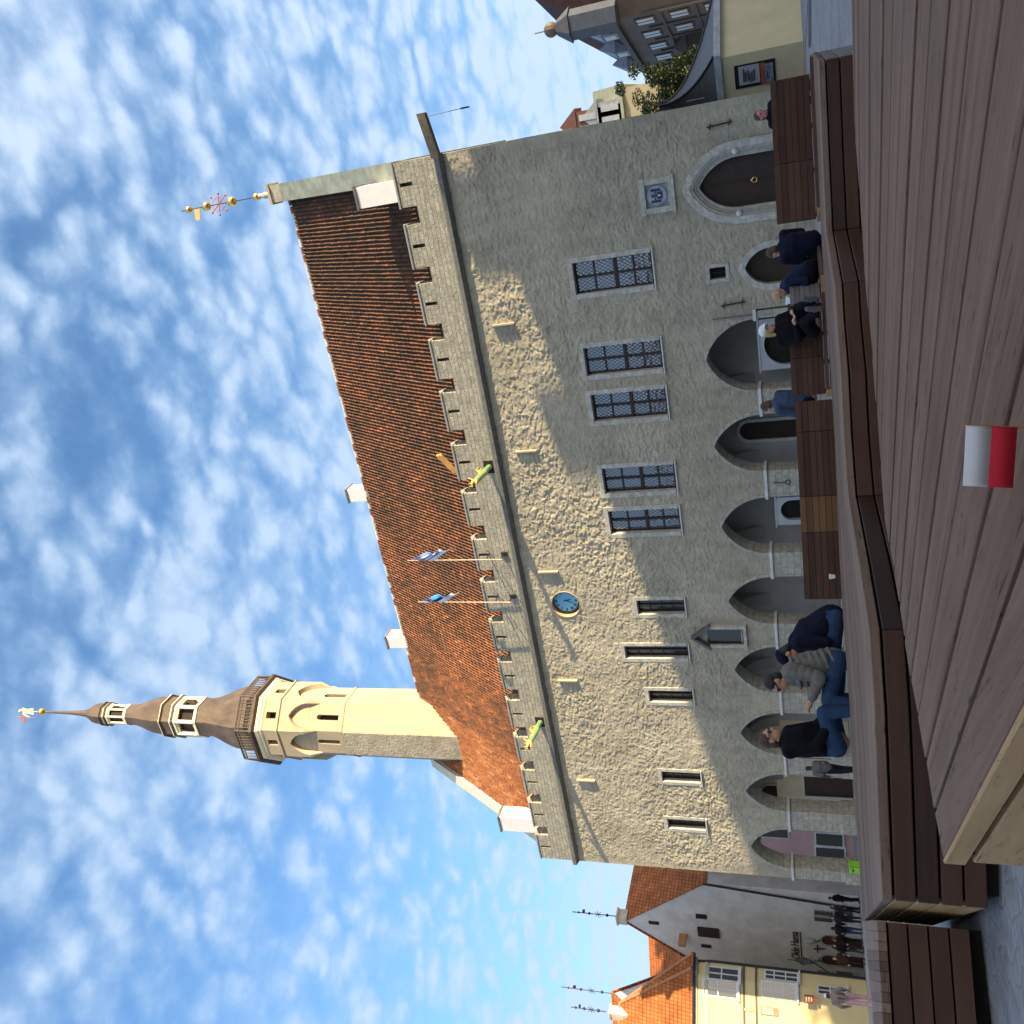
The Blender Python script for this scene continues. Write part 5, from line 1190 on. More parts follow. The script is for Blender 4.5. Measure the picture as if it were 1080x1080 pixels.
#@@OBJECTS
# ================================================================== BENCHES
def P2(px, z=.5): return [tuple(on_z(x, y, z)[:2]) for x, y in px]
def lerp_line(a, b, t): return [(p[0]+(q[0]-p[0])*t, p[1]+(q[1]-p[1])*t) for p, q in zip(a, b)]
def inward(a, b, d): 
    out = []
    for p, q in zip(a, b):
        l = math.hypot(q[0]-p[0], q[1]-p[1]); out.append((p[0]+(q[0]-p[0])*d/l, p[1]+(q[1]-p[1])*d/l))
    return out
def densify(a, n):
    out = []
    for p, q in zip(a[:-1], a[1:]):
        for k in range(n): out.append((p[0]+(q[0]-p[0])*k/n, p[1]+(q[1]-p[1])*k/n))
    return out+[a[-1]]
def cut(l, i, j): return l[i:j+1]
def ring_bench():
    near = P2([(863.3, 64.4), (867.8, 169), (871.5, 245), (880.3, 300), (882.5, 340), (886.7, 393), (890, 460), (894.5, 524), (905.6, 588.9), (917, 664), (922, 744), (924.4, 800), (926.8, 859.6), (930.5, 948)])
    far = P2([(856.7, 55.6), (862.3, 169), (865.4, 245), (868.9, 300), (871.2, 340), (875.5, 393), (879.5, 460), (882.3, 524), (884.8, 588.9), (889.3, 664), (895.5, 744), (899.3, 800), (902, 859.6), (909.3, 972)])
    c = near[0]
    t = thing('timber_bench', 'long curved timber bench with brown board front running across the square', 'bench', (c[0], c[1], 0))
    g = MB(); nb = 5
    for k in range(nb):
        a = lerp_line(near, far, k/nb+.008); b = lerp_line(near, far, (k+1)/nb-.008); g.board(a, b, .455, .50-.008*R.random())
    g.build('seat', CAPW, t, bevel=.004)
    joints = [0, 2, 3, 7, 9, 13]
    for i, j in zip(joints[:-1], joints[1:]):
        a0, b0 = cut(near, i, j), cut(far, i, j); g = MB(); a = inward(a0, b0, .012); b = inward(a0, b0, .05)
        a[0] = tuple(np.array(a[0])+(np.array(a[1])-a[0])*.004); a[-1] = tuple(np.array(a[-1])+(np.array(a[-2])-a[-1])*.004)
        for k in range(4): g.board(a, b, .062+k*.098, .062+k*.098+.088)
        g.build('front_panel', BROWNW, t, bevel=.004)
    for e, lab in ((0, 1), (-1, -1)):
        g = MB(); a, b = np.array(near[e]), np.array(far[e]); d = (b-a)/np.linalg.norm(b-a); n = np.array((-d[1], d[0]))*lab; a = a+d*.014; b = b-d*.01
        # end boards stand flush with the seat edge
        ins = np.array(near[1])-near[0] if e == 0 else np.array(near[-2])-near[-1]; ins /= np.linalg.norm(ins)
        for k in range(4): g.board([tuple(a+ins*.002), tuple(b+ins*.002)], [tuple(a+ins*.04), tuple(b+ins*.04)], .062+k*.098, .062+k*.098+.088)
        g.build('end_panel', ENDW if e else GREYSL, t, bevel=.004)
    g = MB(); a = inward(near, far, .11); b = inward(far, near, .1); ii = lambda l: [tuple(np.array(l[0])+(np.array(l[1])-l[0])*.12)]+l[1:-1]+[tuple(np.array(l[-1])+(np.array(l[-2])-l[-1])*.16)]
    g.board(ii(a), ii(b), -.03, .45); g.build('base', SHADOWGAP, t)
    # second bench, stepped back to the left, with planks laid across
    n2 = P2([(924.4, 971.5), (926, 1000), (930.4, 1068)]); f2 = P2([(910.9, 971.5), (913.4, 1000), (920, 1068)])
    def ext(l, m): d = np.array(l[-1])-l[0]; d /= np.linalg.norm(d); return [l[0], l[-1], tuple(np.array(l[-1])+d*m)]
    n2, f2 = ext(n2, 1.6), ext(f2, 1.6)
    t = thing('timber_bench', 'timber bench stepped back past the lit end of the long curved bench', 'bench', (n2[0][0], n2[0][1], 0))
    g = MB(); A = densify(n2, 9); B = densify(f2, 9)
    for k in range(len(A)-1):
        p, q, r_, s = A[k], A[k+1], B[k+1], B[k]; e = .035
        q2 = lerp_line([p, s], [q, r_], 1-e); g.board([p, q2[0]], [s, q2[1]], .455, .50-.003*R.random())
    g.build('seat', CAPW, t, bevel=.004)
    g = MB(); a = inward(n2, f2, .012); b = inward(n2, f2, .05)
    for k in range(4): g.board(a, b, .062+k*.098, .062+k*.098+.088)
    g.build('front_panel', BROWNW2, t, bevel=.004)
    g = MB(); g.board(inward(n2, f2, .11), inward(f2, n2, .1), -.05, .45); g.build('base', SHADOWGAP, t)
ring_bench()

def platform():
    far = P2([(896.7, -14), (898, 89), (901, 142), (906.7, 218), (912, 300), (919, 369), (925.8, 455.6), (930.2, 530.6), (935.6, 566.7), (942, 600), (951, 655.6), (957.8, 702.8), (968, 755.6), (976, 802.8), (985.5, 864), (993, 905)])
    end = [np.array(P2([(993, 905)])[0])]; d = np.array(P2([(1080, 733)])[0])-end[0]; d /= np.linalg.norm(d)
    e2 = end[0]+d*2.3
    poly = [(39.0, far[0][1]+.05)]+far+[tuple(e2), (39.0, e2[1])]
    def clip(l, seg):
        """clip a straight plank line (two points, left to right) to the platform outline"""
        (x0, y0), (x1, y1) = seg; ts = []
        n = len(poly)
        for i in range(n):
            (ax, ay), (bx, by) = poly[i], poly[(i+1) % n]; den = (x1-x0)*(by-ay)-(y1-y0)*(bx-ax)
            if abs(den) < 1e-9: continue
            s = ((ax-x0)*(by-ay)-(ay-y0)*(bx-ax))/den; u = ((ax-x0)*(y1-y0)-(ay-y0)*(x1-x0))/den
            if -1e-9 <= u <= 1+1e-9: ts.append(s)
        return sorted(ts)
    t = thing('timber_platform', 'wide low timber platform of weathered planks filling the near foreground', 'platform', (36.5, -33.2, 0))
    def line(k): return (36.5, -33.06-.19*k), (-.515-.031*k)
    ks = [-16.5, -15.3, -14.1, -12.9, -11.8, -10.7, -9.5, -8.4, -7.3, -6.3, -5.2, -4.1, -3.0, -2.0, -1, 0, 1, 2.05, 3.08, 4.1, 9]
    for k0, k1 in zip(ks[:-1], ks[1:]):
        rows = []
        for k, sg in ((k0, 1), (k1, -1)):
            (px, py), m = line(k); gap = (.0075 if k0 > -.5 else .012)*(.6+.8*R.random())
            py -= gap*sg*1.2
            seg = ((px-4, py-4*m), (px+4, py+4*m)); ts = clip(poly, seg)
            if len(ts) < 2: rows.append(None); continue
            P = lambda s: (seg[0][0]+(seg[1][0]-seg[0][0])*s, seg[0][1]+(seg[1][1]-seg[0][1])*s)
            rows.append((P(ts[0]), P(ts[-1])))
        if k1 == 9: q9 = tuple(end[0]+d*.004); rows[1] = (q9, tuple(np.array(q9)+d*1.95))
        if None in rows: continue
        (a0, a1), (b0, b1) = rows
        n = 10; A = [(b0[0]+(b1[0]-b0[0])*i/n, b0[1]+(b1[1]-b0[1])*i/n) for i in range(n+1)]; B = [(a0[0]+(a1[0]-a0[0])*i/n, a0[1]+(a1[1]-a0[1])*i/n) for i in range(n+1)]
        if math.hypot(b1[0]-b0[0], b1[1]-b0[1]) < .05: continue
        g = MB(); g.board(A, B, .453, .5-.0035*R.random(), R.random()*5); g.build('plank', TIMBER, t, bevel=.0015)
    # fresh cut end boards along the left end, and a side apron below the far edge
    nrm = np.array((d[1], -d[0])); nrm = nrm if nrm[0] < 0 else -nrm
    e0 = end[0]
    for k, (z1, z0, off) in enumerate(((.497, .452, .012), (.438, .315, .006), (.305, .19, .004), (.18, .06, .004))):
        g = MB(); a = [tuple(e0+d*(.004*k)+nrm*off), tuple(e2+nrm*off)]; b = [tuple(e0+d*(.004*k)-nrm*.03), tuple(e2-nrm*.03)]
        if k == 0: a = [tuple(e0+nrm*off), tuple(e2+nrm*off)]; b = [tuple(e0+nrm*.001), tuple(e2+nrm*.001)]
        g.board(a, b, z0, z1); g.build('end_board', ENDW, t, bevel=.003)
    g = MB(); c = (37.5, -34.5); fi = inward(far, [c]*len(far), .02); fi2 = inward(far, [c]*len(far), .05)
    for k in range(4): g.board(fi, fi2, .06+k*.098, .06+k*.098+.09)
    g.build('front_panel', BROWNW, t)
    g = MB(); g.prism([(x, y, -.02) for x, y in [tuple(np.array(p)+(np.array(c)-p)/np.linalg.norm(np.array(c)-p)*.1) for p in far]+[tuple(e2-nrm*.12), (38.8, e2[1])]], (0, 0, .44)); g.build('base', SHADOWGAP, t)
platform()

def back_bench(label, p0, p1, zt, zs, segs, dep=.5, ret=None):
    """slatted backrest from p0 (picture left) to p1 with a seat in front; segs: (from, to, material)"""
    p0, p1 = np.array(p0[:2], float), np.array(p1[:2], float); d = (p1-p0)/np.linalg.norm(p1-p0); L_ = np.linalg.norm(p1-p0)
    n = np.array((d[1], -d[0])); n = n if np.dot(n, CAM[:2]-p0) > 0 else -n
    t = thing('slatted_bench', label, 'bench', (p0[0], p0[1], gz(p0[0])), 'slatted benches on the square')
    h = (zt-zs)/6
    for a, b, m in segs:
        g = MB(); A, B = p0+d*(a*L_+.004), p0+d*(b*L_-.004)
        for k in range(6): g.board([tuple(A), tuple(B)], [tuple(A-n*.035), tuple(B-n*.035)], zs+k*h+.003, zs+(k+1)*h-.003)
        g.build('backrest', m, t)
    g = MB()
    for k in range(4): o = n*(.03+k*dep/4); o2 = n*(.02+(k+1)*dep/4); g.board([tuple(p0+o), tuple(p1+o)], [tuple(p0+o2), tuple(p1+o2)], zs-.05, zs-.005)
    g.build('seat', BROWNW2, t)
    zb = gz(p0[0])-.02
    g = MB(); o, o2 = n*(dep-.01), n*(dep-.05)
    hh = (zs-.06-zb)/4
    for k in range(4): g.board([tuple(p0+o), tuple(p1+o)], [tuple(p0+o2), tuple(p1+o2)], zb+k*hh+.01, zb+(k+1)*hh)
    g.build('front_panel', BROWNW, t)
    g = MB()
    for e, s in ((p0, -1), (p1, 1)): MB().board([tuple(e-n*.05+d*s*.002), tuple(e+n*dep+d*s*.002)], [tuple(e-n*.05+d*s*.045), tuple(e+n*dep+d*s*.045)], zb, zs-.008).build('end_panel', ENDW, t)
    g = MB(); g.board([tuple(p0-n*.037), tuple(p1-n*.037)], [tuple(p0-n*.047), tuple(p1-n*.047)], zs, zt-.012); g.build('gap_shade_sheet', SHADOWGAP, t)  # black sheet added behind the slats as the shade in their gaps
    g = MB()
    for f in np.linspace(.04, .96, 4): q = p0+d*f*L_-n*.06; g.board([tuple(q-d*.03), tuple(q+d*.03)], [tuple(q-d*.03-n*.05), tuple(q+d*.03-n*.05)], zb, zt-.05)
    g.build('back_post', BROWNW, t)
    return t, p0, d, n, L_
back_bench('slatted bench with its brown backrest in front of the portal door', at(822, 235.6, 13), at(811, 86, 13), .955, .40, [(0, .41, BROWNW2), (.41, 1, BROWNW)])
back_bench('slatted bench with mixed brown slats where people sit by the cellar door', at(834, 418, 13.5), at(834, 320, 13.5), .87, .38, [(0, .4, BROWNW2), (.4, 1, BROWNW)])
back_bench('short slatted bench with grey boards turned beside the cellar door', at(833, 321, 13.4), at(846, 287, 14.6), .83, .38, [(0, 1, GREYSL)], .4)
back_bench('long slatted bench with reflected sun coloured into its dark backrest', at(850, 632, 12.6), at(836, 424, 13), .83, .30, [(0, .33, BROWNW), (.33, .51, SUNLITW), (.51, .84, BROWNW), (.84, 1, BROWNW2)])
def low_bench():
    a, b = at(891, 840, 9.3), at(880, 640, 9.7); d = (b-a)[:2]/np.linalg.norm((b-a)[:2]); n = np.array((d[1], -d[0])); n = n if np.dot(n, CAM[:2]-a[:2]) > 0 else -n
    t = thing('low_timber_bench', 'low backless timber bench on which the couple and the hunched man sit', 'bench', (a[0], a[1], gz(a[0]))); z = .40; p, q = a[:2], b[:2]
    g = MB()
    for k in range(4): o, o2 = n*(-.25+k*.125), n*(-.25+(k+1)*.125-.012); g.board([tuple(p+o), tuple(q+o)], [tuple(p+o2), tuple(q+o2)], z-.05, z)
    g.build('seat', CAPW, t)
    g = MB(); 
    for k in range(3): g.board([tuple(p+n*.24), tuple(q+n*.24)], [tuple(p+n*.20), tuple(q+n*.20)], -.08+k*.14, -.08+k*.14+.13)
    g.build('front_panel', BROWNW, t)
    g = MB(); g.board([tuple(q+n*.22), tuple(q-n*.24)], [tuple(q+n*.22+d*.04), tuple(q-n*.24+d*.04)], -.05, z); g.build('end_panel', ENDW, t); g = MB(); g.board([tuple(p+n*.22), tuple(p-n*.24)], [tuple(p+n*.22-d*.04), tuple(p-n*.24-d*.04)], -.08, z); g.build('end_panel', ENDW, t)
    return t
low_bench()

# ================================================================== SMALL THINGS
def hand_flag():
    dp = .86; c = [at(x, y, dp) for x, y in ((1018.9, 448.9), (1072.8, 450.9), (1068.3, 515), (1015.3, 512.4))]   # top hoist, bottom hoist, bottom fly, top fly
    ax = c[0]-c[1]; ax /= np.linalg.norm(ax); foot = c[1]-ax*((c[1][2]-.497)/ax[2])
    t = thing('hand_flag', 'small white and red paper flag on a thin stick stuck into the plank platform', 'flag', tuple(foot))
    g = MB(); g.tube([foot-ax*.012, c[0]+ax*.001], .0013, 8); g.build('stick', ENDW, t)
    nn = -ray((1045, 480)); nn /= np.linalg.norm(nn)
    for (u0, u1, m, nm) in ((0, .5, FLAGW, 'white_band'), (.5, 1, FLAGR, 'red_band')):
        g = MB(); n = 16; V = []
        for i in range(n+1):
            v = i/n
            for u in (u0, u1):
                p = c[0]*(1-u)*(1-v)+c[1]*u*(1-v)+c[2]*u*v+c[3]*(1-u)*v
                V.append(p+nn*(.0022*sin(v*5.5+.4)+(.0016 if v < .07 else 0)))
        m_ = n+1
        g.add(V, [(2*i, 2*i+1, 2*i+3, 2*i+2) for i in range(n)]); o = g.build(nm, m, t, smooth=True, fix=False); s = o.modifiers.new('thick', 'SOLIDIFY'); s.thickness = .0004
hand_flag()
def crate():
    p = on_y(908, 915, -.9); s = .21; z = gz(p[0]); x, y = p[0], p[1]
    t = thing('green_crate', 'bright lime green plastic crate at the foot of the corner pier', 'crate', (x, y, z)); gm = mat('lime_plastic', (.30, .62, .05), .5, .06, 5)
    g = MB(); g.prism([(x-s*.85, y-s*.8, z), (x+s*.85, y-s*.8, z), (x+s*.85, y+s*.8, z), (x-s*.85, y+s*.8, z)], (0, 0, .02))
    for sx_, sy, ex, ey in ((-1, -1, 1, -1), (1, -1, 1, 1), (1, 1, -1, 1), (-1, 1, -1, -1)):
        a = np.array((x+sx_*s, y+sy*s, 0)); b = np.array((x+ex*s, y+ey*s, 0)); dd = (a-b)/np.linalg.norm(a-b)*.0
        g.prism([a+(0, 0, z), b+(0, 0, z), b+(0, 0, z+.42), a+(0, 0, z+.42)], ((x-(a+b)[0]/2)*.08, (y-(a+b)[1]/2)*.08, 0))
    g.build('bin_body', gm, t)
    g = MB(); g.box(x-s-.03, x+s+.03, y-s-.03, y+s+.03, z+.42, z+.48); g.build('rim', gm, t)
    g = MB(); g.box(x-.07, x+.07, y-s-.035, y-s-.005, z+.28, z+.34); g.build('handle', DARKIN, t)
crate()
def litter():
    p = on_z(881, 608, .505); t = thing('paper_cup', 'crumpled white paper cup lying on the curved bench', 'cup', tuple(p)); g = MB(); g.lathe(p[0], p[1], [(.016, p[2]), (.025, p[2]+.045), (.027, p[2]+.05)], 12); g.build('cup_wall', PAPER, t); g = MB(); g.lathe(p[0], p[1], [(.028, p[2]+.051), (.025, p[2]+.058)], 12); g.build('lid', PAPER, t)
    p = at(862, 361, 13.6); t = thing('takeaway_box', 'small tan takeaway box on the bench by the woman in the white cap', 'box', tuple(p)); kb = mat('kraft_card', (.45, .34, .2), .8, .06, 8)
    g = MB(); g.box(p[0]-.12, p[0]+.12, p[1]-.1, p[1]+.1, p[2]-.02, p[2]+.08); g.build('box_body', kb, t, bevel=.01); g = MB(); g.prism([(p[0]-.12, p[1]+.1, p[2]+.082), (p[0]+.12, p[1]+.1, p[2]+.082), (p[0]+.12, p[1]+.16, p[2]+.2), (p[0]-.12, p[1]+.16, p[2]+.2)], (0, .01, 0)); g.build('lid', kb, t)
litter()

# ================================================================== PEOPLE
SKIN = mat('skin', (.50, .28, .19), .6, .06, 20, spec=.3); SKINT = mat('tanned_skin', (.36, .19, .12), .6, .06, 20, spec=.3)
def cloth(name, c, v=.18): return mat(name, c, .9, v, 9, .5, 30, bd=.02, spec=.1)
HAIR = {'dark': mat('dark_hair', (.018, .013, .010), .6, .2, 40), 'brown': mat('brown_hair', (.07, .04, .022), .6, .2, 40), 'blond': mat('blond_hair', (.42, .28, .11), .6, .2, 40)}
LENS = mat('dark_lenses', (.008, .008, .01), .15, .1, 3)
def cap_mesh(mb, p0, p1, r0, r1, n=12, k=4):
    p0, p1 = np.array(p0, float), np.array(p1, float); t = p1-p0; L_ = np.linalg.norm(t)
    t = t/L_ if L_ > 1e-6 else np.array((0, 0, 1.0)); a = np.cross(t, (0, 0, 1) if abs(t[2]) < .9 else (1, 0, 0)); a /= np.linalg.norm(a); b = np.cross(t, a)
    rings = [(p0-t*r0*cos(pi/2*i/k), r0*sin(pi/2*i/k)) for i in range(1, k+1)]+[(p1+t*r1*sin(pi/2*i/k), r1*cos(pi/2*i/k)) for i in range(0, k)]
    vs = [p0-t*r0]
    for c, r in rings: vs += [c+a*r*cos(2*pi*i/n)+b*r*sin(2*pi*i/n) for i in range(n)]
    vs.append(p1+t*r1); m = len(rings); e = len(vs)-1
    fs = [(0, 1+(i+1) % n, 1+i) for i in range(n)]+[(1+j*n+i, 1+j*n+(i+1) % n, 1+(j+1)*n+(i+1) % n, 1+(j+1)*n+i) for j in range(m-1) for i in range(n)]+[(e, 1+(m-1)*n+i, 1+(m-1)*n+(i+1) % n) for i in range(n)]
    mb.add(vs, fs)
def ell(mb, c, r3, M_=None, n=14, m=10):
    k = len(mb.v); mb.ball((0, 0, 0), 1, n, m, 0, (1, 1, 1))
    for i in range(k, len(mb.v)):
        q = np.array(mb.v[i])*r3
        if M_ is not None: q = M_ @ q
        mb.v[i] = tuple(np.array(c)+q)
def fuse(mb, name, m, parent, voxel, smooth=3):
    """one continuous skin over the overlapping limbs"""
    o = mb.build(name, m, parent, fix=False)
    r_ = o.modifiers.new('fuse', 'REMESH'); r_.mode = 'VOXEL'; r_.voxel_size = voxel
    s = o.modifiers.new('soft', 'SMOOTH'); s.iterations = smooth; s.factor = .5
    return o
PENDING = []
def rotx(a): return np.array([[1, 0, 0], [0, cos(a), -sin(a)], [0, sin(a), cos(a)]])
def rotz(a): return np.array([[cos(a), -sin(a), 0], [sin(a), cos(a), 0], [0, 0, 1]])
def person(label, loc, face, pose='stand', top=(.03, .03, .04), legs=(.02, .02, .025), hair='dark', group=None, lean=0.0, head=(0, 0), hands=None, cap=None, shades=False, puffer=False, fine=False, s=1.0, long_hair=False, shoes=(.03, .03, .03), skin=None, step=.0, bald=False, knees=None, feet=None, stripe=None, bag=None, wide=1.0):
    t = thing('person', label, 'person', tuple(loc), group)
    rz = atan2(-face[0], face[1]); Rz = rotz(rz); vox = .009 if fine else .016
    skin = skin or SKIN
    sit = pose == 'sit'
    pel = np.array((0, 0, .11 if sit else .95)); Lm = rotx(-lean)
    up = lambda x, y, z: pel+Lm @ np.array((x, y, z))
    chest, neck = up(0, .01, .34), up(0, .0, .53)
    Hm = rotz(head[1]) @ rotx(-lean*.5-head[0]); hc = up(0, .0, .55)+Hm @ np.array((0, .035, .085))
    sh = [up(x, 0, .45) for x in (-.185*wide, .185*wide)]
    W = []
    for i, x in enumerate((-1, 1)):
        tgt = hands[i] if hands else None
        if tgt is None: tgt = (up(x*.26, .10, -.02) if not sit else np.array((x*.14, .34, pel[2]+.10)))
        W.append(np.array(tgt, float))
    E_ = []
    for i, x in enumerate((-1, 1)):
        v = W[i]-sh[i]; L_ = np.linalg.norm(v); l1, l2 = .29, .265
        if L_ > l1+l2-.01: W[i] = sh[i]+v/L_*(l1+l2-.01); v = W[i]-sh[i]; L_ = np.linalg.norm(v)
        a = (l1*l1-l2*l2+L_*L_)/(2*L_); hgt = sqrt(max(l1*l1-a*a, 0)); pole = np.array((x*.5, -.55, -.7)); dv = v/L_; pole = pole-dv*np.dot(pole, dv); pole /= np.linalg.norm(pole)
        E_.append(sh[i]+dv*a+pole*hgt)
    hip = [pel+np.array((x*.095, .0, -.02)) for x in (-1, 1)]
    if sit:
        kn = knees or [np.array((x*.12, .44, pel[2]+.02)) for x in (-1, 1)]; an = feet or [np.array((x*.12, .46, -.38)) for x in (-1, 1)]
        toe = [a+np.array((0, .15, -.045)) for a in an]
    else:
        kn = [np.array((x*.10, .03+x*step*.5, .50)) for x in (-1, 1)]; an = [np.array((x*.10, x*step-.02, .085)) for x in (-1, 1)]; toe = [a+np.array((0, .15, -.045)) for a in an]
    kn = [np.array(k) for k in kn]; an = [np.array(k) for k in an]; toe = [np.array(k) for k in toe]
    if feet and sit: toe = [a+np.array((0, .05, .15)) if abs(a[2]) < .25 else q for a, q in zip(an, toe)]
    X = lambda p: tuple(np.array(loc)+Rz @ (np.array(p)*s))
    def C(mb, a, b, r0, r1): cap_mesh(mb, X(a), X(b), r0*s, r1*s)
    M3 = Rz @ Hm
    def EL(mb, off, r3): ell(mb, X(hc+Hm @ np.array(off)), np.array(r3)*s, M3)
    # body
    g = MB()
    EL(g, (0, 0, .025), (.076, .094, .098)); EL(g, (0, .025, -.045), (.060, .070, .075)); EL(g, (0, .062, -.085), (.032, .032, .028))
    C(g, hc+Hm @ np.array((0, .088, .012)), hc+Hm @ np.array((0, .108, -.026)), .010, .017)
    for x in (-1, 1): EL(g, (x*.078, -.005, -.01), (.012, .022, .034))
    EL(g, (0, .09, -.062), (.024, .012, .011)); EL(g, (0, .083, .03), (.055, .018, .012))
    C(g, neck-(0, 0, .06), hc-Hm @ np.array((0, .01, .06)), .058, .054); C(g, pel+(0, 0, -.02), chest, .13, .14); C(g, sh[0], sh[1], .07, .07); C(g, chest, neck-(0, 0, .05), .12, .07)
    for i in range(2):
        C(g, sh[i], E_[i], .052, .042); C(g, E_[i], W[i], .041, .028)
        fd = W[i]-E_[i]; fd = fd/np.linalg.norm(fd); sd = np.cross(fd, (0, 0, 1)); sd = sd/(np.linalg.norm(sd)+1e-6); x = (-1, 1)[i]; nd = np.cross(sd, fd)
        pm = W[i]+fd*.055; C(g, W[i], pm+fd*.02, .028, .036)
        for q, (o, l) in enumerate(((-.03, .06), (-.01, .075), (.01, .07), (.03, .052))):
            b = pm+fd*.035+sd*o; k_ = b+fd*l*.55-nd*.008; C(g, b, k_, .0105, .010); C(g, k_, k_+fd*l*.4-nd*.022, .010, .009)
        b = pm-fd*.02-sd*.032*x; C(g, b, b-sd*.03*x+fd*.035-nd*.012, .012, .010)
        C(g, hip[i], kn[i], .082, .058); C(g, kn[i], an[i], .056, .038); C(g, an[i], toe[i], .036, .028)
    fuse(g, 'body', skin, t, vox, 2)
    # face details
    g = MB()
    if shades:
        for x in (-1, 1): ell(g, X(hc+Hm @ np.array((x*.034, .088, .012))), np.array((.030, .014, .021))*s, M3, 10, 6)
        for x in (-1, 1): g.tube([X(hc+Hm @ np.array((x*.06, .08, .016))), X(hc+Hm @ np.array((x*.084, -.01, .016)))], .005*s, 5)
        g.tube([X(hc+Hm @ np.array((-.03, .1, .018))), X(hc+Hm @ np.array((.03, .1, .018)))], .005*s, 5)
        g.build('sunglasses', LENS, t)
    else:
        for x in (-1, 1): ell(g, X(hc+Hm @ np.array((x*.032, .086, .012))), np.array((.013, .009, .009))*s, M3, 8, 6)
        g.build('eyes', LENS, t)
    # hair
    if not bald:
        g = MB(); EL(g, (0, -.014, .045), (.084, .098, .092)); EL(g, (0, -.045, -.02), (.078, .062, .085))
        if long_hair:
            C(g, hc+Hm @ np.array((0, -.075, .0)), up(0, -.10, .42), .065, .045)
            for x in (-1, 1): C(g, hc+Hm @ np.array((x*.072, -.01, .0)), up(x*.09, .03, .40), .03, .03)
        fuse(g, 'hair', HAIR[hair], t, vox, 2)
    if cap is not None:
        g = MB(); EL(g, (0, -.004, .065), (.092, .108, .075)); EL(g, (0, .118, .052), (.062, .075, .010))
        fuse(g, 'cap', cap, t, vox, 1)
    # jacket
    g = MB(); C(g, pel+Lm @ np.array((0, 0, .02)), up(0, .005, .30), .150*wide, .165*wide); C(g, up(0, 0, .30), up(0, 0, .44), .172*wide, .132); C(g, sh[0], sh[1], .082, .082); C(g, up(0, 0, .44), up(0, -.005, .52), .085, .072)
    C(g, up(-.07, .01, .15), up(-.07, .01, .36), .12*wide, .12*wide); C(g, up(.07, .01, .15), up(.07, .01, .36), .12*wide, .12*wide)
    for i in range(2):
        n_ = 4 if puffer else 1
        for (a, b, r0, r1) in ((sh[i], E_[i], .078, .062), (E_[i], W[i]-(W[i]-E_[i])*.06, .062, .046)):
            C(g, a, b, r0, r1)
            if puffer:
                for q in range(4): c = a+(b-a)*(q+.5)/4; rr = r0+(r1-r0)*(q+.5)/4; ell(g, X(c), np.array((rr*1.16,)*3)*s)
    if puffer:
        for q in range(7): c = up(0, .005, .02+q*.066); ell(g, X(c), np.array((.190*wide, .178, .040))*s, Rz @ Lm)
    jm = cloth('jacket_cloth', top) if isinstance(top, tuple) else top
    j = fuse(g, 'jacket', jm, t, vox*1.1, 2 if puffer else 4)
    if stripe:
        g = MB(); C(g, up(-.02, -.172, .05), up(-.02, -.165, .34), .012, .012); C(g, up(.12, -.135, .05), up(.12, -.12, .36), .012, .012); g.build('strap', cloth('strap_cloth', stripe), t)
    # trousers and shoes
    g = MB(); C(g, pel+(-.05, 0, .02), pel+(.05, 0, .02), .125, .125)
    for i in range(2): C(g, hip[i], kn[i], .105, .078); C(g, kn[i], an[i]+(kn[i]-an[i])*.05, .074, .058)
    fuse(g, 'trousers', cloth('trouser_cloth', legs) if isinstance(legs, tuple) else legs, t, vox*1.1, 3)
    sm = mat('shoe_leather', shoes, .6, .1, 12)
    for i in range(2):
        g = MB(); C(g, an[i]+(toe[i]-an[i])*(-.15)-(0, 0, .0), toe[i], .048, .038); C(g, an[i]-(0, 0, .02), an[i]+(kn[i]-an[i])/np.linalg.norm(kn[i]-an[i])*.05, .046, .05); fuse(g, 'shoe', sm, t, vox, 1)
    if bag: 
        g = MB(); ell(g, X(bag), np.array((.15, .09, .12))*s, Rz, 14, 10); b = g.build('hip_bag', cloth('bag_cloth', (.52, .44, .40)), t, smooth=True)
    return t
LEFT = np.array((-RT[0], -RT[1])); TOC = np.array((.55, -.83)); AWAY = -TOC
JEANS = cloth('blue_jeans', (.030, .060, .125)); NAVY = cloth('navy_cloth', (.010, .013, .028)); BLACKC = cloth('black_cloth', (.008, .008, .011))
def seat_at(px, py, d, dz=-.11): p = at(px, py, d); return (p[0], p[1], p[2]+dz)
def mk_jacket_grey(): return cloth('olive_grey_quilt', (.17, .165, .145))
person('man in quilted grey jacket and jeans talking with his hand held out', seat_at(880, 698, 9.3), LEFT*.92+TOC*.35, 'sit', mk_jacket_grey(), JEANS, 'dark', lean=.30, head=(.18, -.1), hands=[(-.10, .42, .36), (.15, .30, .16)], shades=True, puffer=True, fine=True, wide=1.08, knees=[(-.13, .44, .19), (.13, .44, .12)], feet=[(-.13, .50, -.30), (.13, .52, -.30)], shoes=(.4, .4, .4), skin=SKIN)
person('woman in black jacket and sunglasses sitting upright facing the talking man', seat_at(880, 783, 9.2), -LEFT*.9+TOC*.32, 'sit', BLACKC, JEANS, 'brown', lean=-.02, head=(-.05, .25), shades=True, fine=True, long_hair=False, stripe=(.55, .5, .42), bag=(-.16, -.16, .12), hands=[(-.16, .26, .14), (.14, .3, .16)], knees=[(-.12, .44, .14), (.12, .42, .20)], feet=[(-.12, .46, -.30), (.12, .48, -.30)])
person('hunched man in dark jacket and flat cap looking down at his hands', seat_at(878, 652, 9.8), LEFT*.97+TOC*.1, 'sit', NAVY, JEANS, 'dark', lean=.62, head=(.35, 0), cap=NAVY, fine=True, hands=[(-.08, .46, .20), (.06, .46, .20)], wide=1.15)
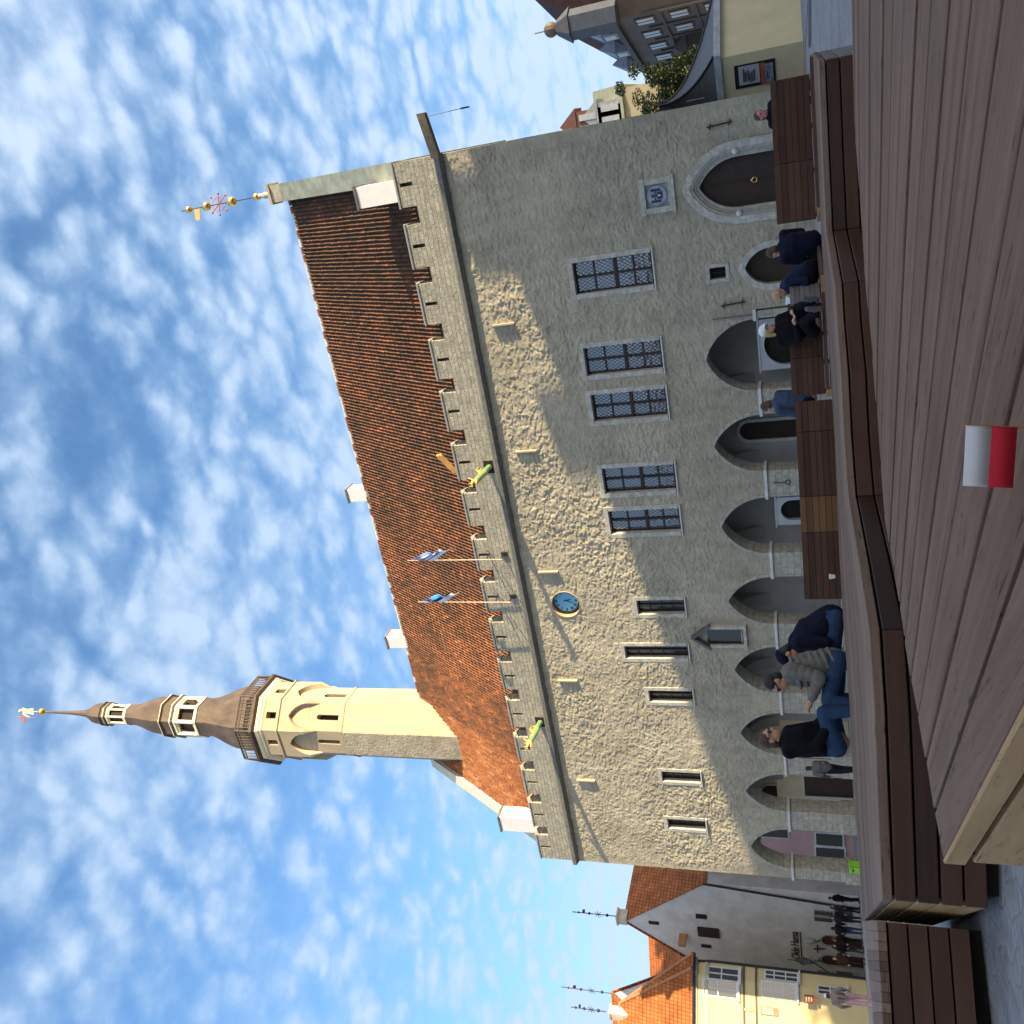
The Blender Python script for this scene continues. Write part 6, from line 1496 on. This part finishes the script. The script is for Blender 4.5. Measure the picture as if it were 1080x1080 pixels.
p = at(905, 812, 30); person('passer-by in grey coat standing before the arcade pier', (p[0], p[1], gz(p[0])), LEFT*.6+AWAY*.6, 'stand', (.11, .11, .115), (.015, .015, .02), 'dark', lean=.05, step=.08, wide=1.2)
p = at(918, 1056, 31); person('walker in white cap, pale vest and pink trousers near the yellow house', (p[0], p[1], gz(p[0])), AWAY*.9+LEFT*.3, 'stand', (.26, .22, .2), (.55, .33, .38), 'brown', cap=PAPER, step=.1, stripe=(.03, .03, .05), shoes=(.3, .28, .3))
GR = 'people gathered outside the white gabled house'
for (y, d, top, leg, fc, lab, h) in ((949, 50, (.012, .012, .014), (.014, .014, .018), LEFT, 'person in black standing closest to the corner pier outside the white gabled house', 'dark'),
    (960, 52, (.05, .05, .055), (.02, .02, .03), -LEFT, 'person in charcoal coat by the casement window of the white gabled house', 'brown'),
    (970, 51, (.02, .022, .03), (.02, .03, .06), TOC, 'person in dark jacket and blue trousers beside the casement window', 'dark'),
    (982, 50, (.012, .011, .012), (.03, .05, .10), AWAY, 'person with dark curly hair in jeans before the first arched door', 'dark'),
    (992, 51, (.016, .014, .014), (.012, .012, .014), LEFT, 'person in black between the two arched doors', 'brown'),
    (1002, 49, (.014, .015, .02), (.05, .05, .055), -LEFT, 'person in dark coat and grey trousers before the second arched door', 'dark'),
    (1013, 48, (.05, .025, .02), (.02, .016, .016), TOC, 'person in dark red jacket beside the yellow house corner', 'brown')):
    p = at(903, y, d); person(lab, (p[0], p[1], gz(p[0])), fc, 'stand', top, leg, h, GR, step=.06*((y % 3)-1), lean=.04, wide=1.15, long_hair=(y % 2 == 0))
person('man in navy coat seen from behind beside the cellar door', seat_at(857, 255, 14.4), AWAY, 'sit', NAVY, BLACKC, 'brown', lean=.12, head=(.3, .5), wide=1.25)
person('balding man in blue jacket bending forward over a white paper', seat_at(856, 283, 14.2), LEFT*.95+TOC*.1, 'sit', cloth('blue_jacket', (.018, .028, .06)), BLACKC, 'dark', lean=.55, head=(.2, 0), bald=True, hands=[(-.1, .50, .22), (.06, .50, .22)], wide=1.1)
def sheet():
    a = at(829, 312, 13.9); b = at(842, 319, 13.9); t = thing('paper_sheet', 'white paper held by the balding man', 'paper', tuple(a)); d = (b-a)/np.linalg.norm(b-a); w = np.array((-.15, .1, .02))
    g = MB(); g.prism([a, b, b+w, a+w], (.0, -.006, .002)); g.build('sheet', PAPER, t); g = MB(); g.prism([a+d*.02+(0, -.008, .003), b-d*.02+(0, -.008, .003), b-d*.02+w*.9+(0, -.008, .003), a+d*.02+w*.9+(0, -.008, .003)], (0, -.003, 0)); g.build('folded_leaf', PAPER, t)
sheet()
person('young woman with white cap and long blond hair, shoe soles towards the camera', seat_at(856, 343, 13.05), TOC*.9-LEFT*.1, 'sit', BLACKC, BLACKC, 'blond', lean=-.12, head=(.15, .2), cap=PAPER, long_hair=True, hands=[(-.10, .30, .36), (.10, .28, .34)], knees=[(-.11, .38, .30), (.14, .40, .22)], feet=[(-.09, .62, .06), (.10, .68, .02)], shoes=(.10, .10, .11))
person('person in blue denim jacket leaning over the long slatted backrest', seat_at(852, 420, 14.2), AWAY*.8+LEFT*.5, 'sit', cloth('denim_jacket', (.05, .075, .13)), BLACKC, 'brown', lean=.1, head=(.3, -.2))
person('red-faced person behind the bench in front of the portal', seat_at(843, 117, 15.2), TOC, 'sit', BLACKC, BLACKC, 'brown', lean=.1, skin=mat('ruddy_skin', (.52, .2, .17), .6, .05, 20))
def cafe():
    for i, (x, y, d, c, lab) in enumerate(((826, 8, 44, (.014, .02, .05), 'cafe guest in navy at the far street terrace'), (830, 17, 47, (.03, .028, .03), 'cafe guest in black beside the terrace chairs'), (822, -6, 46, (.05, .05, .06), 'cafe guest in grey at the picture edge'))):
        p = at(836, y, d); person(lab, (p[0], p[1], 0), LEFT, 'stand', c, (.03, .04, .07), 'dark', 'guests at the street terrace')
    for i, (y, d) in enumerate(((13, 41), (4, 41), (-4, 41))):
        p = at(842, y, d); t = thing('terrace_chair', ['grey terrace chair closest to the annex wall', 'grey terrace chair in the middle of the street row', 'grey terrace chair at the picture edge'][i], 'chair', (p[0], p[1], 0), 'chairs at the street terrace'); m = mat('chair_metal', (.22, .23, .25), .5)
        MB().box(p[0]-.22, p[0]+.22, p[1]-.22, p[1]+.22, .43, .47).build('seat', m, t)
        for sx_ in (-1, 1):
            for sy in (-1, 1): g = MB(); g.tube([(p[0]+sx_*.2, p[1]+sy*.2, 0), (p[0]+sx_*.2, p[1]+sy*.2, .43)], .018, 6); g.build('leg', m, t)
        g = MB(); g.tube([(p[0]-.2, p[1]+.21, .45), (p[0]-.2, p[1]+.26, .8), (p[0]-.1, p[1]+.27, .92), (p[0]+.1, p[1]+.27, .92), (p[0]+.2, p[1]+.26, .8), (p[0]+.2, p[1]+.21, .45)], .018, 6); g.tube([(p[0], p[1]+.22, .46), (p[0], p[1]+.27, .92)], .014, 6); g.build('backrest', m, t)
    p = at(790, 2, 46); t = thing('folded_parasol', 'folded white parasol at the street terrace', 'parasol', (p[0], p[1], 0)); g = MB(); g.tube([(p[0], p[1], 0), (p[0], p[1], 2.9)], .03, 6); g.build('pole', IRON, t); g = MB(); g.lathe(p[0], p[1], [(.05, 1.4), (.16, 1.5), (.12, 2.2), (.05, 2.85)], 8); g.build('canopy', PAPER, t)
cafe()
